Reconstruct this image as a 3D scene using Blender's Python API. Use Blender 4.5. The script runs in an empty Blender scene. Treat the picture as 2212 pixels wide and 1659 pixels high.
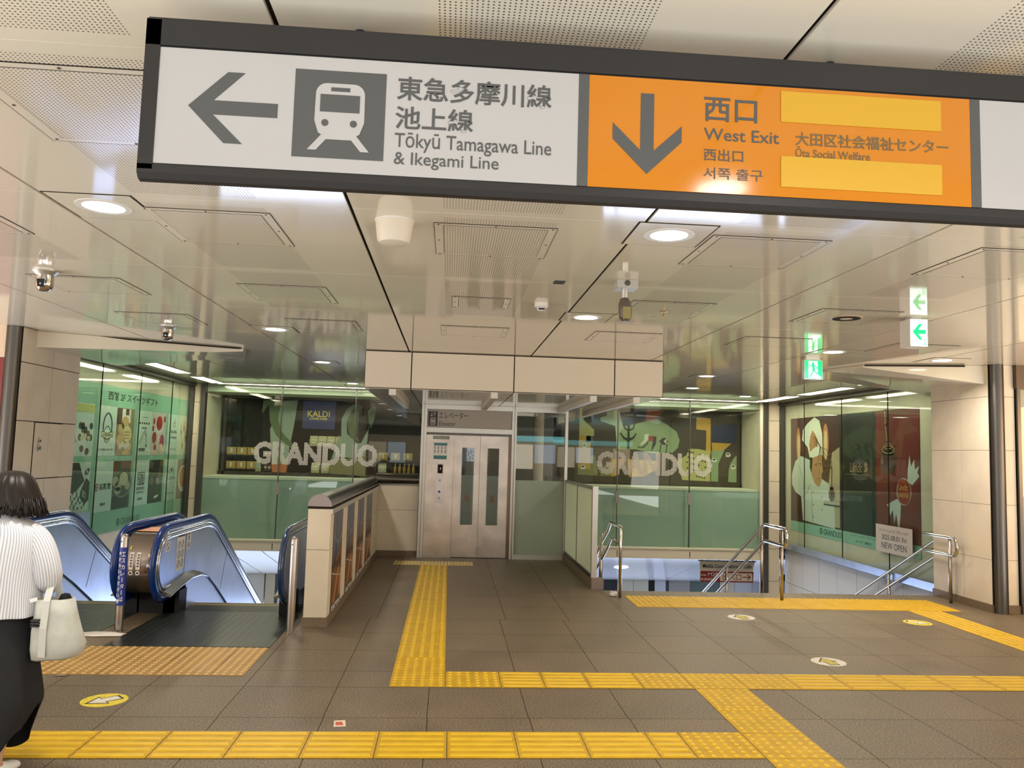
import bpy, bmesh, math, random
from mathutils import Vector, Matrix
random.seed(7)
S = bpy.context.scene
COL = S.collection
PI = math.pi
H = 2.877                      # ceiling height

# ------------------------------------------------------------------ camera
cam = bpy.data.objects.new('camera', bpy.data.cameras.new('camera'))
COL.objects.link(cam); S.camera = cam
cam.data.sensor_fit = 'HORIZONTAL'; cam.data.sensor_width = 36.0
cam.data.lens = 1720.0 / 2212.0 * 36.0
cam.data.clip_start = 0.05; cam.data.clip_end = 200
yaw, pit, rol = .0754, .0859, .0289
fw = Vector((math.sin(yaw)*math.cos(pit), math.cos(yaw)*math.cos(pit), math.sin(pit)))
r0 = Vector((math.cos(yaw), -math.sin(yaw), 0)); u0 = r0.cross(fw)
rr = r0*math.cos(rol) + u0*math.sin(rol); uu = -r0*math.sin(rol) + u0*math.cos(rol)
cam.matrix_world = Matrix(((rr.x, uu.x, -fw.x, 0), (rr.y, uu.y, -fw.y, 0), (rr.z, uu.z, -fw.z, 1.68), (0, 0, 0, 1)))

# ------------------------------------------------------------------ view, world, large lights
S.view_settings.view_transform = 'Standard'; S.view_settings.look = 'None'
S.view_settings.exposure = 0.0; S.view_settings.gamma = 1.0
S.view_settings.use_curve_mapping = False
S.cycles.use_denoising = True
S.cycles.max_bounces = 10; S.cycles.diffuse_bounces = 4; S.cycles.glossy_bounces = 5
S.cycles.transmission_bounces = 6; S.cycles.transparent_max_bounces = 16
S.cycles.caustics_reflective = False; S.cycles.caustics_refractive = False
S.cycles.sample_clamp_indirect = 4.0
W = bpy.data.worlds.new('world'); S.world = W; W.use_nodes = True
W.node_tree.nodes['Background'].inputs[0].default_value = (.55, .7, 1, 1)
W.node_tree.nodes['Background'].inputs[1].default_value = 0.05

def area(name, loc, aim, sx, sy, power, col, spread=PI):
    l = bpy.data.lights.new(name, 'AREA'); l.shape = 'RECTANGLE'; l.size = sx; l.size_y = sy
    l.energy = power; l.color = col; l.spread = spread
    o = bpy.data.objects.new(name, l); COL.objects.link(o); o.location = loc
    o.rotation_euler = (Vector(aim) - Vector(loc)).to_track_quat('-Z', 'Y').to_euler()
    return o
# unseen fill lights added at both sides, mainly to brighten the ceiling
area('side_fill_left', (-8.6, 2.0, 1.1), (0, 5, 1.8), 9, 1.6, 210, (.95, .96, 1.0))
area('side_fill_right', (9.6, 1.5, 1.1), (2, 4, 1.8), 9, 1.6, 170, (.97, .96, .95))
# added upward fill at floor level out of view, standing in for bounce
area('up_fill_behind', (0.5, -3.2, .06), (0.5, -3.2, 3), 13, 6, 1150, (.94, .97, 1.0))
area('up_fill_left', (-7.2, 4.2, .06), (-7.2, 4.2, 3), 2.6, 7, 460, (.95, .97, 1.0))
area('up_fill_right', (8.0, 3.6, .06), (8.0, 3.6, 3), 2.6, 7, 300, (.98, .97, .95))
# assumed warm light of a shop just right of the frame
area('assumed_shop_glow', (8.6, 6.6, 1.9), (5.2, 8.6, .5), 1.6, 1.4, 55, (1.0, .62, .30))

# ------------------------------------------------------------------ materials
def lin(c):
    c = c/255.0
    return c/12.92 if c <= .04045 else ((c+.055)/1.055)**2.4
def rgb(c): return (lin(c[0]), lin(c[1]), lin(c[2]), 1)
MATS = {}
def M(name, c=(200, 200, 200), rough=.5, metal=0.0, spec=.5, emit=None, es=0.0, coat=0.0, noise=0.0, nscale=6, bump=0.0, bscale=40):
    if name in MATS: return MATS[name]
    m = bpy.data.materials.new(name); m.use_nodes = True
    nt = m.node_tree; b = nt.nodes['Principled BSDF']
    b.inputs['Base Color'].default_value = rgb(c); b.inputs['Roughness'].default_value = rough
    b.inputs['Metallic'].default_value = metal; b.inputs['Specular IOR Level'].default_value = spec
    b.inputs['Coat Weight'].default_value = coat; b.inputs['Coat Roughness'].default_value = .04
    if emit:
        b.inputs['Emission Color'].default_value = rgb(emit); b.inputs['Emission Strength'].default_value = es
    if noise or bump:
        geo = nt.nodes.new('ShaderNodeNewGeometry')
    if noise:
        n = nt.nodes.new('ShaderNodeTexNoise'); n.inputs['Scale'].default_value = nscale; n.inputs['Detail'].default_value = 6
        nt.links.new(geo.outputs['Position'], n.inputs['Vector'])
        mr = nt.nodes.new('ShaderNodeMapRange'); mr.inputs['From Min'].default_value = .3; mr.inputs['From Max'].default_value = .7
        mr.inputs['To Min'].default_value = 1-noise; mr.inputs['To Max'].default_value = 1+noise
        nt.links.new(n.outputs['Fac'], mr.inputs['Value'])
        vm = nt.nodes.new('ShaderNodeVectorMath'); vm.operation = 'SCALE'; vm.inputs[0].default_value = rgb(c)[:3]
        nt.links.new(mr.outputs['Result'], vm.inputs['Scale']); nt.links.new(vm.outputs['Vector'], b.inputs['Base Color'])
    if bump:
        n2 = nt.nodes.new('ShaderNodeTexNoise'); n2.inputs['Scale'].default_value = bscale
        nt.links.new(geo.outputs['Position'], n2.inputs['Vector'])
        bp = nt.nodes.new('ShaderNodeBump'); bp.inputs['Strength'].default_value = bump; bp.inputs['Distance'].default_value = .01
        nt.links.new(n2.outputs['Fac'], bp.inputs['Height']); nt.links.new(bp.outputs['Normal'], b.inputs['Normal'])
    MATS[name] = m
    return m

class N:                                   # tiny helper for maths on sockets
    def __init__(s, nt): s.nt = nt
    def m(s, op, a, b=None, c=None):
        n = s.nt.nodes.new('ShaderNodeMath'); n.operation = op
        for i, v in enumerate((a, b, c)):
            if v is None: continue
            if isinstance(v, (int, float)): n.inputs[i].default_value = v
            else: s.nt.links.new(v, n.inputs[i])
        return n.outputs[0]
    def band(s, v, lo, hi): return s.m('MULTIPLY', s.m('GREATER_THAN', v, lo), s.m('LESS_THAN', v, hi))

def ceiling_mat(name, perforated, force=False):
    if name in MATS: return MATS[name]
    m = M(name, (222, 213, 193), rough=.07, spec=.62)
    nt = m.node_tree; b = nt.nodes['Principled BSDF']; n = N(nt)
    geo = nt.nodes.new('ShaderNodeNewGeometry')
    # very slight waviness of the sheet metal
    nz = nt.nodes.new('ShaderNodeTexNoise'); nz.inputs['Scale'].default_value = 1.3; nz.inputs['Detail'].default_value = 1
    nt.links.new(geo.outputs['Position'], nz.inputs['Vector'])
    bp = nt.nodes.new('ShaderNodeBump'); bp.inputs['Strength'].default_value = .25; bp.inputs['Distance'].default_value = .006
    nt.links.new(nz.outputs['Fac'], bp.inputs['Height']); nt.links.new(bp.outputs['Normal'], b.inputs['Normal'])
    if perforated:
        sp = nt.nodes.new('ShaderNodeSeparateXYZ'); nt.links.new(geo.outputs['Position'], sp.inputs[0])
        x, y = sp.outputs[0], sp.outputs[1]
        px = n.m('SUBTRACT', n.m('MODULO', n.m('ADD', x, 30.537), 1.5), 0.0)
        py = n.m('MODULO', n.m('ADD', y, 30.76 - 3.953), 1.538)
        dx = n.m('SUBTRACT', n.m('MODULO', n.m('ADD', px, 1), .0146), .0073)
        dy = n.m('SUBTRACT', n.m('MODULO', n.m('ADD', py, 1), .0146), .0073)
        d2 = n.m('ADD', n.m('MULTIPLY', dx, dx), n.m('MULTIPLY', dy, dy))
        dot = n.m('LESS_THAN', d2, .0031**2)
        msk = dot
        if not force:
            reg = n.m('MULTIPLY', n.band(px, .465, 1.053), n.band(py, .075, 1.463))
            mid = n.m('MULTIPLY', n.band(x, -2.037, 2.463), n.m('LESS_THAN', y, 7.0))
            far = n.m('LESS_THAN', y, 5.49)
            msk = n.m('MULTIPLY', dot, n.m('MULTIPLY', reg, n.m('MAXIMUM', mid, far)))
        mx = nt.nodes.new('ShaderNodeMix'); mx.data_type = 'RGBA'
        nt.links.new(msk, mx.inputs['Factor']); mx.inputs['A'].default_value = rgb((222, 213, 193)); mx.inputs['B'].default_value = rgb((92, 82, 72))
        nt.links.new(mx.outputs['Result'], b.inputs['Base Color'])
        nt.links.new(n.m('MULTIPLY', n.m('SUBTRACT', 1, msk), .62), b.inputs['Specular IOR Level'])
    return m

def floor_mat():
    m = M('granite_floor', (128, 110, 90), rough=.42, spec=.35)
    nt = m.node_tree; b = nt.nodes['Principled BSDF']; n = N(nt)
    geo = nt.nodes.new('ShaderNodeNewGeometry')
    at = nt.nodes.new('ShaderNodeAttribute'); at.attribute_name = 'tone'
    n1 = nt.nodes.new('ShaderNodeTexNoise'); n1.inputs['Scale'].default_value = 95; n1.inputs['Detail'].default_value = 3
    n2 = nt.nodes.new('ShaderNodeTexNoise'); n2.inputs['Scale'].default_value = 1.8; n2.inputs['Detail'].default_value = 8; n2.inputs['Roughness'].default_value = .62
    for q in (n1, n2): nt.links.new(geo.outputs['Position'], q.inputs['Vector'])
    a = n.m('MULTIPLY', n.m('SUBTRACT', n1.outputs['Fac'], .5), 3.8)
    c = n.m('MULTIPLY', n.m('SUBTRACT', n2.outputs['Fac'], .5), .95)
    f = n.m('ADD', n.m('ADD', 1.0, a), n.m('ADD', c, n.m('SUBTRACT', at.outputs['Fac'], .5)))
    vm = nt.nodes.new('ShaderNodeVectorMath'); vm.operation = 'SCALE'; vm.inputs[0].default_value = rgb((109, 95, 76))[:3]
    nt.links.new(f, vm.inputs['Scale']); nt.links.new(vm.outputs['Vector'], b.inputs['Base Color'])
    r = n.m('ADD', .34, n.m('MULTIPLY', n2.outputs['Fac'], .22)); nt.links.new(r, b.inputs['Roughness'])
    return m

def stripe_mat():
    m = M('striped_cotton', (225, 226, 230), rough=.85, spec=.2)
    nt = m.node_tree; b = nt.nodes['Principled BSDF']; n = N(nt)
    uv = nt.nodes.new('ShaderNodeUVMap'); sp = nt.nodes.new('ShaderNodeSeparateXYZ'); nt.links.new(uv.outputs[0], sp.inputs[0])
    w = n.m('SINE', n.m('MULTIPLY', sp.outputs[0], 2*PI))
    f = n.m('MULTIPLY', n.m('ADD', w, 1), .5)
    mx = nt.nodes.new('ShaderNodeMix'); mx.data_type = 'RGBA'; nt.links.new(n.m('POWER', f, .8), mx.inputs['Factor'])
    mx.inputs['A'].default_value = rgb((172, 176, 190)); mx.inputs['B'].default_value = rgb((232, 232, 234))
    nt.links.new(mx.outputs['Result'], b.inputs['Base Color'])
    return m

def glass_mat(name, tint, rough=0.0, ior=1.5, boost=1.0):
    if name in MATS: return MATS[name]
    m = bpy.data.materials.new(name); m.use_nodes = True; nt = m.node_tree
    for x in list(nt.nodes): nt.nodes.remove(x)
    out = nt.nodes.new('ShaderNodeOutputMaterial'); mix = nt.nodes.new('ShaderNodeMixShader')
    tr = nt.nodes.new('ShaderNodeBsdfTransparent'); tr.inputs[0].default_value = (*tint, 1)
    gl = nt.nodes.new('ShaderNodeBsdfGlossy'); gl.inputs['Roughness'].default_value = rough
    n = N(nt); geo = nt.nodes.new('ShaderNodeNewGeometry'); dt = nt.nodes.new('ShaderNodeVectorMath'); dt.operation = 'DOT_PRODUCT'
    nt.links.new(geo.outputs['Normal'], dt.inputs[0]); nt.links.new(geo.outputs['Incoming'], dt.inputs[1])
    f0 = ((ior-1)/(ior+1))**2 * boost
    f = n.m('ADD', f0, n.m('MULTIPLY', 1-f0, n.m('POWER', n.m('SUBTRACT', 1.0, n.m('ABSOLUTE', dt.outputs['Value'])), 5)))
    nt.links.new(f, mix.inputs[0]); nt.links.new(tr.outputs[0], mix.inputs[1]); nt.links.new(gl.outputs[0], mix.inputs[2])
    nt.links.new(mix.outputs[0], out.inputs[0]); MATS[name] = m
    return m

CEIL = ceiling_mat('ceiling_panel', True); CEILP = ceiling_mat('ceiling_plain', False); CEILD = ceiling_mat('ceiling_perforated', True, True)
FLOOR = floor_mat()
GAP = M('joint_dark', (46, 40, 34), .8, spec=.1)
STONE = M('wall_stone', (220, 207, 186), .5, noise=.06, nscale=3, spec=.3)
SKIRT = M('skirting_granite', (118, 100, 80), .5, noise=.35, nscale=120)
STEEL = M('brushed_steel', (178, 170, 164), .26, 1.0, noise=.08, nscale=5)
STEELB = M('balustrade_steel', (196, 208, 236), .30, 1.0, noise=.10, nscale=3)
CHROME = M('polished_steel', (200, 196, 190), .12, 1.0)
ALU = M('anodised_aluminium', (206, 202, 194), .38, .85)
DARKST = M('dark_steel_post', (98, 94, 90), .35, .9)
BLACK = M('black_paint', (12, 12, 12), .6, spec=.3)
SIGNF = M('sign_frame', (36, 35, 35), .42, .2)
GREYP = M('sign_grey', (72, 73, 73), .5)
WHITE = M('white_plastic', (226, 222, 214), .45)
CREAM = M('cream_panel', (224, 213, 194), .4, spec=.4)
YEL = M('tactile_yellow', (190, 150, 12), .5, noise=.14, nscale=7, spec=.4)
TAN = M('tactile_tan', (166, 130, 72), .5, noise=.12, nscale=4)
BLUE = M('handrail_blue', (6, 48, 116), .22, spec=.5, coat=.2)
NAVY = M('handrail_dark_blue', (8, 46, 84), .2, spec=.6, coat=.5)
GREENF = M('green_film', (112, 158, 132), .35)
LIGHT = M('lamp_diffuser', (255, 255, 255), emit=(255, 246, 226), es=14)
LED = M('led_diffuser', (255, 250, 235), emit=(255, 242, 200), es=13)
GLASS = glass_mat('green_glass', (.90, .95, .91))
GLASSC = glass_mat('clear_glass', (.93, .95, .93), boost=1.6)

# ------------------------------------------------------------------ geometry helpers
class G:
    def __init__(s): s.bm = bmesh.new()
    def box(s, x0, x1, y0, y1, z0, z1):
        v = [s.bm.verts.new((x, y, z)) for x in (x0, x1) for y in (y0, y1) for z in (z0, z1)]
        for f in ((0, 1, 3, 2), (4, 6, 7, 5), (0, 4, 5, 1), (2, 3, 7, 6), (0, 2, 6, 4), (1, 5, 7, 3)):
            s.bm.faces.new([v[i] for i in f])
        return s
    def prism(s, pts, vec):
        vec = Vector(vec); a = [s.bm.verts.new(p) for p in pts]; b = [s.bm.verts.new(Vector(p)+vec) for p in pts]
        k = len(pts)
        try: s.bm.faces.new(a); s.bm.faces.new(b[::-1])
        except ValueError: pass
        for i in range(k): s.bm.faces.new((a[i], b[i], b[(i+1) % k], a[(i+1) % k]))
        return s
    def quad(s, *pts):
        s.bm.faces.new([s.bm.verts.new(p) for p in pts]); return s
    def rings(s, rings, cap=True, closed=False):
        L = [[s.bm.verts.new(p) for p in r] for r in rings]; k = len(rings[0])
        pairs = list(zip(L, L[1:])) + ([(L[-1], L[0])] if closed else [])
        for a, b in pairs:
            for i in range(k): s.bm.faces.new((a[i], a[(i+1) % k], b[(i+1) % k], b[i]))
        if cap and not closed:
            s.bm.faces.new(L[0][::-1]); s.bm.faces.new(L[-1])
        return s
    def tube(s, path, r, n=12, cap=True, closed=False, ry=None, up=(0, 0, 1)):
        P = [Vector(p) for p in path]; R = []
        prev = None
        for i, p in enumerate(P):
            if closed: t = P[(i+1) % len(P)] - P[i-1]
            else: t = (P[min(i+1, len(P)-1)] - P[max(i-1, 0)])
            t.normalize()
            if prev is None:
                ref = Vector(up)
                if abs(t.dot(ref)) > .95: ref = Vector((1, 0, 0))
                a = t.cross(ref).normalized()
            else:
                a = (prev - t*prev.dot(t)).normalized()
            prev = a; b = t.cross(a)
            rad = r[i] if isinstance(r, (list, tuple)) else r
            rb = rad if ry is None else (ry[i] if isinstance(ry, (list, tuple)) else ry)
            R.append([p + a*rad*math.cos(2*PI*k/n) + b*rb*math.sin(2*PI*k/n) for k in range(n)])
        return s.rings(R, cap, closed)
    def lathe(s, prof, c=(0, 0, 0), n=24, axis='Z'):
        R = []
        for r, h in prof:
            ring = []
            for k in range(n):
                a = 2*PI*k/n; q = (max(r, 1e-4)*math.cos(a), max(r, 1e-4)*math.sin(a), h)
                if axis == 'Y': q = (q[0], q[2], q[1])
                if axis == 'X': q = (q[2], q[0], q[1])
                ring.append(Vector(c)+Vector(q))
            R.append(ring)
        return s.rings(R)
    def ball(s, c, r, n=10, sc=(1, 1, 1)):
        prof = [(math.sin(PI*i/n), -math.cos(PI*i/n)) for i in range(n+1)]
        R = [[Vector((c[0]+max(a, 1e-3)*r*sc[0]*math.cos(2*PI*k/14), c[1]+max(a, 1e-3)*r*sc[1]*math.sin(2*PI*k/14), c[2]+h*r*sc[2])) for k in range(14)] for a, h in prof]
        return s.rings(R)
    def add_mesh(s, me, mat):
        t = bmesh.new(); t.from_mesh(me); t.transform(mat)
        vm = {v: s.bm.verts.new(v.co) for v in t.verts}
        for f in t.faces:
            try: s.bm.faces.new([vm[v] for v in f.verts])
            except ValueError: pass
        t.free(); return s

def obj(name, g, mat, parent=None, smooth=False, bevel=0.0, kind=None, keep=False):
    bm = g.bm
    if not keep: bmesh.ops.recalc_face_normals(bm, faces=bm.faces[:])
    me = bpy.data.meshes.new(name); bm.to_mesh(me); bm.free()
    o = bpy.data.objects.new(name, me); COL.objects.link(o); me.materials.append(mat)
    if smooth:
        for p in me.polygons: p.use_smooth = True
        if smooth != 'all':
            e = o.modifiers.new('edge', 'EDGE_SPLIT'); e.split_angle = math.radians(38)
    if bevel:
        b = o.modifiers.new('bevel', 'BEVEL'); b.width = bevel; b.segments = 2; b.limit_method = 'ANGLE'
    if parent:
        o.parent = parent
        if parent.type == 'EMPTY': o.location = -Vector(parent.location) if not parent.get('_local') else (0, 0, 0)
    if kind: o['kind'] = kind
    return o
def tag(o, label, cat, group=None, kind=None):
    o['label'] = label; o['category'] = cat
    if group: o['group'] = group
    if kind: o['kind'] = kind
    return o
def thing(name, label, cat, loc=(0, 0, 0), group=None):
    o = bpy.data.objects.new(name, None); COL.objects.link(o); o.location = loc
    o.empty_display_size = .05
    return tag(o, label, cat, group)
def struct(name, g, mat, parent=None, **k):
    o = obj(name, g, mat, parent, **k)
    if not parent: o['kind'] = 'structure'
    return o
def dup(o, loc=None, parent=None, label=None, group=None, rotz=None):
    c = o.copy(); COL.objects.link(c)
    if parent: c.parent = parent
    if loc is not None: c.location = loc
    if rotz is not None: c.rotation_euler = (0, 0, rotz)
    if label: c['label'] = label
    if group: c['group'] = group
    for ch in [q for q in bpy.data.objects if q.parent == o]: dup(ch, parent=c)
    return c

TXT = {}
def text_me(body, bold=0.0):
    k = (body, bold)
    if k not in TXT:
        c = bpy.data.curves.new('t', 'FONT'); c.body = body; c.offset = bold; c.extrude = .02; c.resolution_u = 3
        t = bpy.data.objects.new('t', c); COL.objects.link(t)
        dg = bpy.context.evaluated_depsgraph_get(); me = bpy.data.meshes.new_from_object(t.evaluated_get(dg))
        bpy.data.objects.remove(t); bpy.data.curves.remove(c)
        xs = [v.co.x for v in me.vertices]; ys = [v.co.y for v in me.vertices]
        TXT[k] = (me, min(xs), max(xs), min(ys), max(ys))
    return TXT[k]

class Pl:
    """A flat surface: O + u*U + v*V, layers stack towards its normal."""
    def __init__(s, O, U, V): s.O, s.U, s.V = Vector(O), Vector(U), Vector(V); s.N = s.U.cross(s.V)
    def p(s, u, v, d=0): return s.O + s.U*u + s.V*v + s.N*d
    def poly(s, g, pts, d, t=.001): return g.prism([s.p(u, v, d) for u, v in pts], s.N*t)
    def rect(s, g, u0, u1, v0, v1, d, t=.001): return s.poly(g, [(u0, v0), (u1, v0), (u1, v1), (u0, v1)], d, t)
    def disc(s, g, u, v, r, d, t=.001, n=24, rv=None, a0=0, a1=2*PI):
        rv = r if rv is None else rv; full = abs(a1-a0) > 6.28
        return s.poly(g, [(u+r*math.cos(a0+(a1-a0)*k/n), v+rv*math.sin(a0+(a1-a0)*k/n)) for k in range(n if full else n+1)], d, t)
    def ring(s, g, u, v, r, w, d, t=.001, n=28, rv=None):
        rv = r if rv is None else rv
        for k in range(n):
            a, b = 2*PI*k/n, 2*PI*(k+1)/n
            s.poly(g, [(u+r*math.cos(a), v+rv*math.sin(a)), (u+r*math.cos(b), v+rv*math.sin(b)), (u+(r-w)*math.cos(b), v+(rv-w)*math.sin(b)), (u+(r-w)*math.cos(a), v+(rv-w)*math.sin(a))], d, t)
        return g
    def line(s, g, pts, w, d, t=.001):
        for (a, b), (c, e) in zip(pts, pts[1:]):
            q = Vector((c-a, e-b)); L = q.length
            if L < 1e-6: continue
            q /= L; x = Vector((-q.y, q.x))*w/2; q *= w*.25
            s.poly(g, [(a-q.x+x.x, b-q.y+x.y), (a-q.x-x.x, b-q.y-x.y), (c+q.x-x.x, e+q.y-x.y), (c+q.x+x.x, e+q.y+x.y)], d, t)
        return g
    def text(s, g, body, u0, u1, v0, v1, d, bold=.01, t=.001, slant=0.0):
        me, a, b, c, e = text_me(body, bold)
        sx, sy = (u1-u0)/(b-a), (v1-v0)/(e-c)
        m = Matrix.Identity(4)
        for i in range(3):
            m[i][0] = s.U[i]*sx; m[i][1] = s.V[i]*sy + s.U[i]*sx*slant; m[i][2] = s.N[i]*t/.04
            m[i][3] = (s.O + s.U*(u0-a*sx) + s.V*(v0-c*sy) + s.N*(d+t/2))[i]
        return g.add_mesh(me, m)
def front(y): return Pl((0, y, 0), (1, 0, 0), (0, 0, 1))          # faces the viewer
def leftw(x): return Pl((x, 0, 0), (0, 1, 0), (0, 0, 1))          # faces +x
class RightW(Pl):                                                   # faces -x, u given as world y
    def __init__(s, x): Pl.__init__(s, (x, 0, 0), (0, -1, 0), (0, 0, 1))
    def p(s, u, v, d=0): return s.O + Vector((0, u, 0)) + s.V*v + s.N*d
    def text(s, g, body, u0, u1, v0, v1, d, **k): return Pl.text(s, g, body, -u0, -u1, v0, v1, d, **k)
def ground(z=0): return Pl((0, 0, z), (1, 0, 0), (0, 1, 0))

# ================================================================== THE SETTING
def panels(name, pl, us, vs, mat, gap=.006, t=.02, skip=(), parent=None, back=True):
    """wall cladding: panels with open joints over a dark backing"""
    g = G()
    for i, (a, b) in enumerate(zip(us, us[1:])):
        for j, (c, d) in enumerate(zip(vs, vs[1:])):
            if (i, j) in skip: continue
            pl.rect(g, min(a, b)+gap/2, max(a, b)-gap/2, c+gap/2, d-gap/2, -t, t)
    o = struct(name, g, mat, parent)
    if back:
        g = G(); pl.rect(g, min(us), max(us), vs[0], vs[-1], -t-.03, .03+t-.004); obj('joint_backing', g, GAP, o)
    return o

# ---- floor: granite slabs in rows
def make_floor():
    ys = [4.53-.645*k for k in range(20, 0, -1)] + [4.53, 5.2, 5.845, 6.255, 6.89, 7.54, 8.18, 8.825, 9.47, 10.115, 10.76, 11.405, 12.05, 12.97]
    regs = [(-9, 10, -9, 8.85), (-1.32, 1.95, 8.85, 12.97), (1.95, 7, 8.85, 10.0)]
    bm = bmesh.new(); tones = []
    gp = .0022
    for r0, (x0, x1, y0, y1) in enumerate(regs):
        for j, (a, b) in enumerate(zip(ys, ys[1:])):
            if b <= y0 or a >= y1: continue
            off = -.085 if a < 8 else -.02
            if 4.5 < a < 5.1: off = -.08
            lo, hi = max(a, y0), min(b, y1); k = -20
            tone_row = random.uniform(-.03, .03)
            while off+.645*k < x1:
                u0, u1 = max(off+.645*k, x0), min(off+.645*(k+1), x1); k += 1
                if u1-u0 < .01: continue
                e0 = gp if lo == a else 0; e1 = gp if hi == b else 0
                bm.faces.new([bm.verts.new(p) for p in ((u0+gp, lo+e0, 0), (u1-gp, lo+e0, 0), (u1-gp, hi-e1, 0), (u0+gp, hi-e1, 0))])
                tones.append(.5+tone_row+random.uniform(-.06, .06))
    me = bpy.data.meshes.new('floor'); bm.to_mesh(me); bm.free()
    at = me.attributes.new('tone', 'FLOAT', 'FACE')
    for i, t in enumerate(tones): at.data[i].value = t
    o = bpy.data.objects.new('floor', me); COL.objects.link(o); me.materials.append(FLOOR); o['kind'] = 'structure'
    g = G()
    for x0, x1, y0, y1 in regs: g.box(x0, x1, y0, y1, -.38, -.003)
    obj('slab', g, GAP, o)
make_floor()

# ---- ceiling: glossy metal panels, wide joints along the hall and hairline joints across
g = G()
for i in range(-6, 8):
    for j in range(-9, 9):
        x0, x1 = -.537+1.5*i, -.537+1.5*(i+1); y0, y1 = 3.953+1.538*j, 3.953+1.538*(j+1)
        if x1 < -9.2 or x0 > 10.2 or y0 > 16.3: continue
        g.box(x0+.009, x1-.009, y0+.0025, min(y1, 16.45)-.0025, H, H+.012)
ceiling = struct('ceiling', g, CEIL)
g = G(); g.box(-9.6, 10.6, -9.6, 16.6, H+.02, H+.06); obj('joint_backing', g, GAP, ceiling)

# ---- side walls of the stair and escalator openings
ZJ = [.6, 1.235, 1.87, 2.5]
RW, LW = RightW(6.3), leftw(-4.6)
wr = panels('wall_right', RW, [8.9, 9.41, 10.02], [.09, .6, 1.235, 1.87, 2.5, H], STONE, .004)
g = G(); g.box(6.33, 7.1, 8.98, 10.02, 0, H); obj('wall_core', g, STONE, wr)
g = G(); g.box(6.286, 6.4, 8.9, 10.03, 0, .09); struct('baseboard_right', g, SKIRT)
wl = panels('wall_left', LW, [8.85, 9.53, 10.2], [-.4, .6, 1.235, 1.87, 2.5, H], STONE, .009, skip={(0, 2), (1, 2)})
g = G(); LW.rect(g, 8.855, 9.215, 1.24, 1.865, -.02, .02); obj('panel', g, STONE, wl)
g = G(); g.box(-5.3, -4.63, 8.98, 10.2, -.4, H); obj('wall_core', g, STONE, wl)
# posts at the corners
for nm, x0, x1, y0 in (('trim_1', -4.76, -4.61, 8.76), ('trim_2', 6.31, 6.47, 8.8)):
    g = G(); g.tube([((x0+x1)/2, y0+.075, 0), ((x0+x1)/2, y0+.075, H)], .075, 20); struct(nm, g, DARKST, smooth=True)
# walls facing the viewer beyond the posts
RED = M('red_shopfront', (120, 22, 24), .35, spec=.5)
g = G(); g.box(-9, -4.75, 8.86, 9.0, 0, 2.535); struct('wall_shop_left', g, RED)
g = G(); g.box(-9, -4.75, 8.86, 9.0, 2.54, H); struct('wall_shop_lintel', g, M('beige_lintel', (214, 186, 156), .5))
wf = panels('wall_front_right', front(8.88), [6.46, 6.61], [.09, .6, 1.235, 1.87, 2.5, H], STONE, .004)
g = G(); g.box(6.46, 6.62, 8.864, 8.9, 0, .09); struct('baseboard_front', g, SKIRT)
door = thing('door_1', 'glass shop door edge with grey steel frame at right of the cream wall', 'door')
door['kind'] = 'structure'
g = G(); g.box(6.62, 6.66, 8.84, 8.92, 0, 2.72); g.box(6.66, 9.9, 8.84, 8.92, 0, .06); obj('door_frame', g, DARKST, door)
g = G(); g.box(6.6, 9.9, 8.82, 8.95, 2.6, H); obj('door_head', g, M('bronze_steel', (96, 84, 74), .4, .7), door)
g = G(); g.box(6.66, 9.9, 8.87, 8.88, .06, 2.6); obj('pane', g, GLASSC, door)
# enclosing walls of the concourse around the viewer
PAINT = M('painted_wall', (200, 184, 160), .6)
g = G(); g.box(-9.3, -9, -9.3, 9, 0, H+.06); struct('wall_far_left', g, PAINT)
g = G(); g.box(10, 10.3, -9.3, 9, 0, H+.06); struct('wall_far_right', g, PAINT)
g = G(); g.box(-9.3, 10.3, -9.3, -9, 0, H+.06); struct('wall_back', g, PAINT)
g = G(); g.box(7.4, 10.3, 12.0, 12.2, 0, H); struct('wall_shop_right', g, PAINT)

# glowing panels added behind the viewer as assumed shop fronts, for glass reflections
sf = thing('added_shop_panels', 'added row of glowing panels behind the viewer, as assumed shop windows', 'window'); sf['kind'] = 'structure'
tones = [((255, 236, 206), 2.6), ((226, 238, 255), 3.4), ((190, 170, 140), 1.2), ((255, 226, 186), 2.2), ((140, 150, 160), 1.0), ((236, 242, 255), 3.2), ((120, 100, 80), .8), ((255, 240, 216), 2.4), ((200, 210, 230), 1.6), ((90, 80, 72), .8)]
for k in range(14):
    x = -4.2+.98*k; c_, e_ = tones[k % 10]
    if k < 6: e_ *= .3
    g = G(); g.box(x+.04, x+.94, -8.98, -8.95, .75+.25*(k % 3), 2.05); obj('pane', g, M('added_shop_pane_%d' % k, c_, .5, emit=c_, es=e_), sf)
    g = G(); g.box(x+.04, x+.94, -8.98, -8.93, .1, .72+.25*(k % 3)); obj('added_counter', g, M('added_shop_counter_%d' % (k % 3), ((150, 120, 90), (80, 70, 62), (190, 184, 172))[k % 3], .5), sf)
g = G(); g.box(1.6, 9.6, -8.98, -8.9, 2.18, 2.42); obj('added_sign_band', g, M('added_cyan_band', (150, 220, 226), .5, emit=(130, 214, 224), es=2.2), sf)
g = G(); g.box(-4.3, 9.7, -8.97, -8.88, 2.42, H); obj('added_fascia', g, M('added_dark_fascia', (58, 54, 52), .4), sf)

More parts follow.
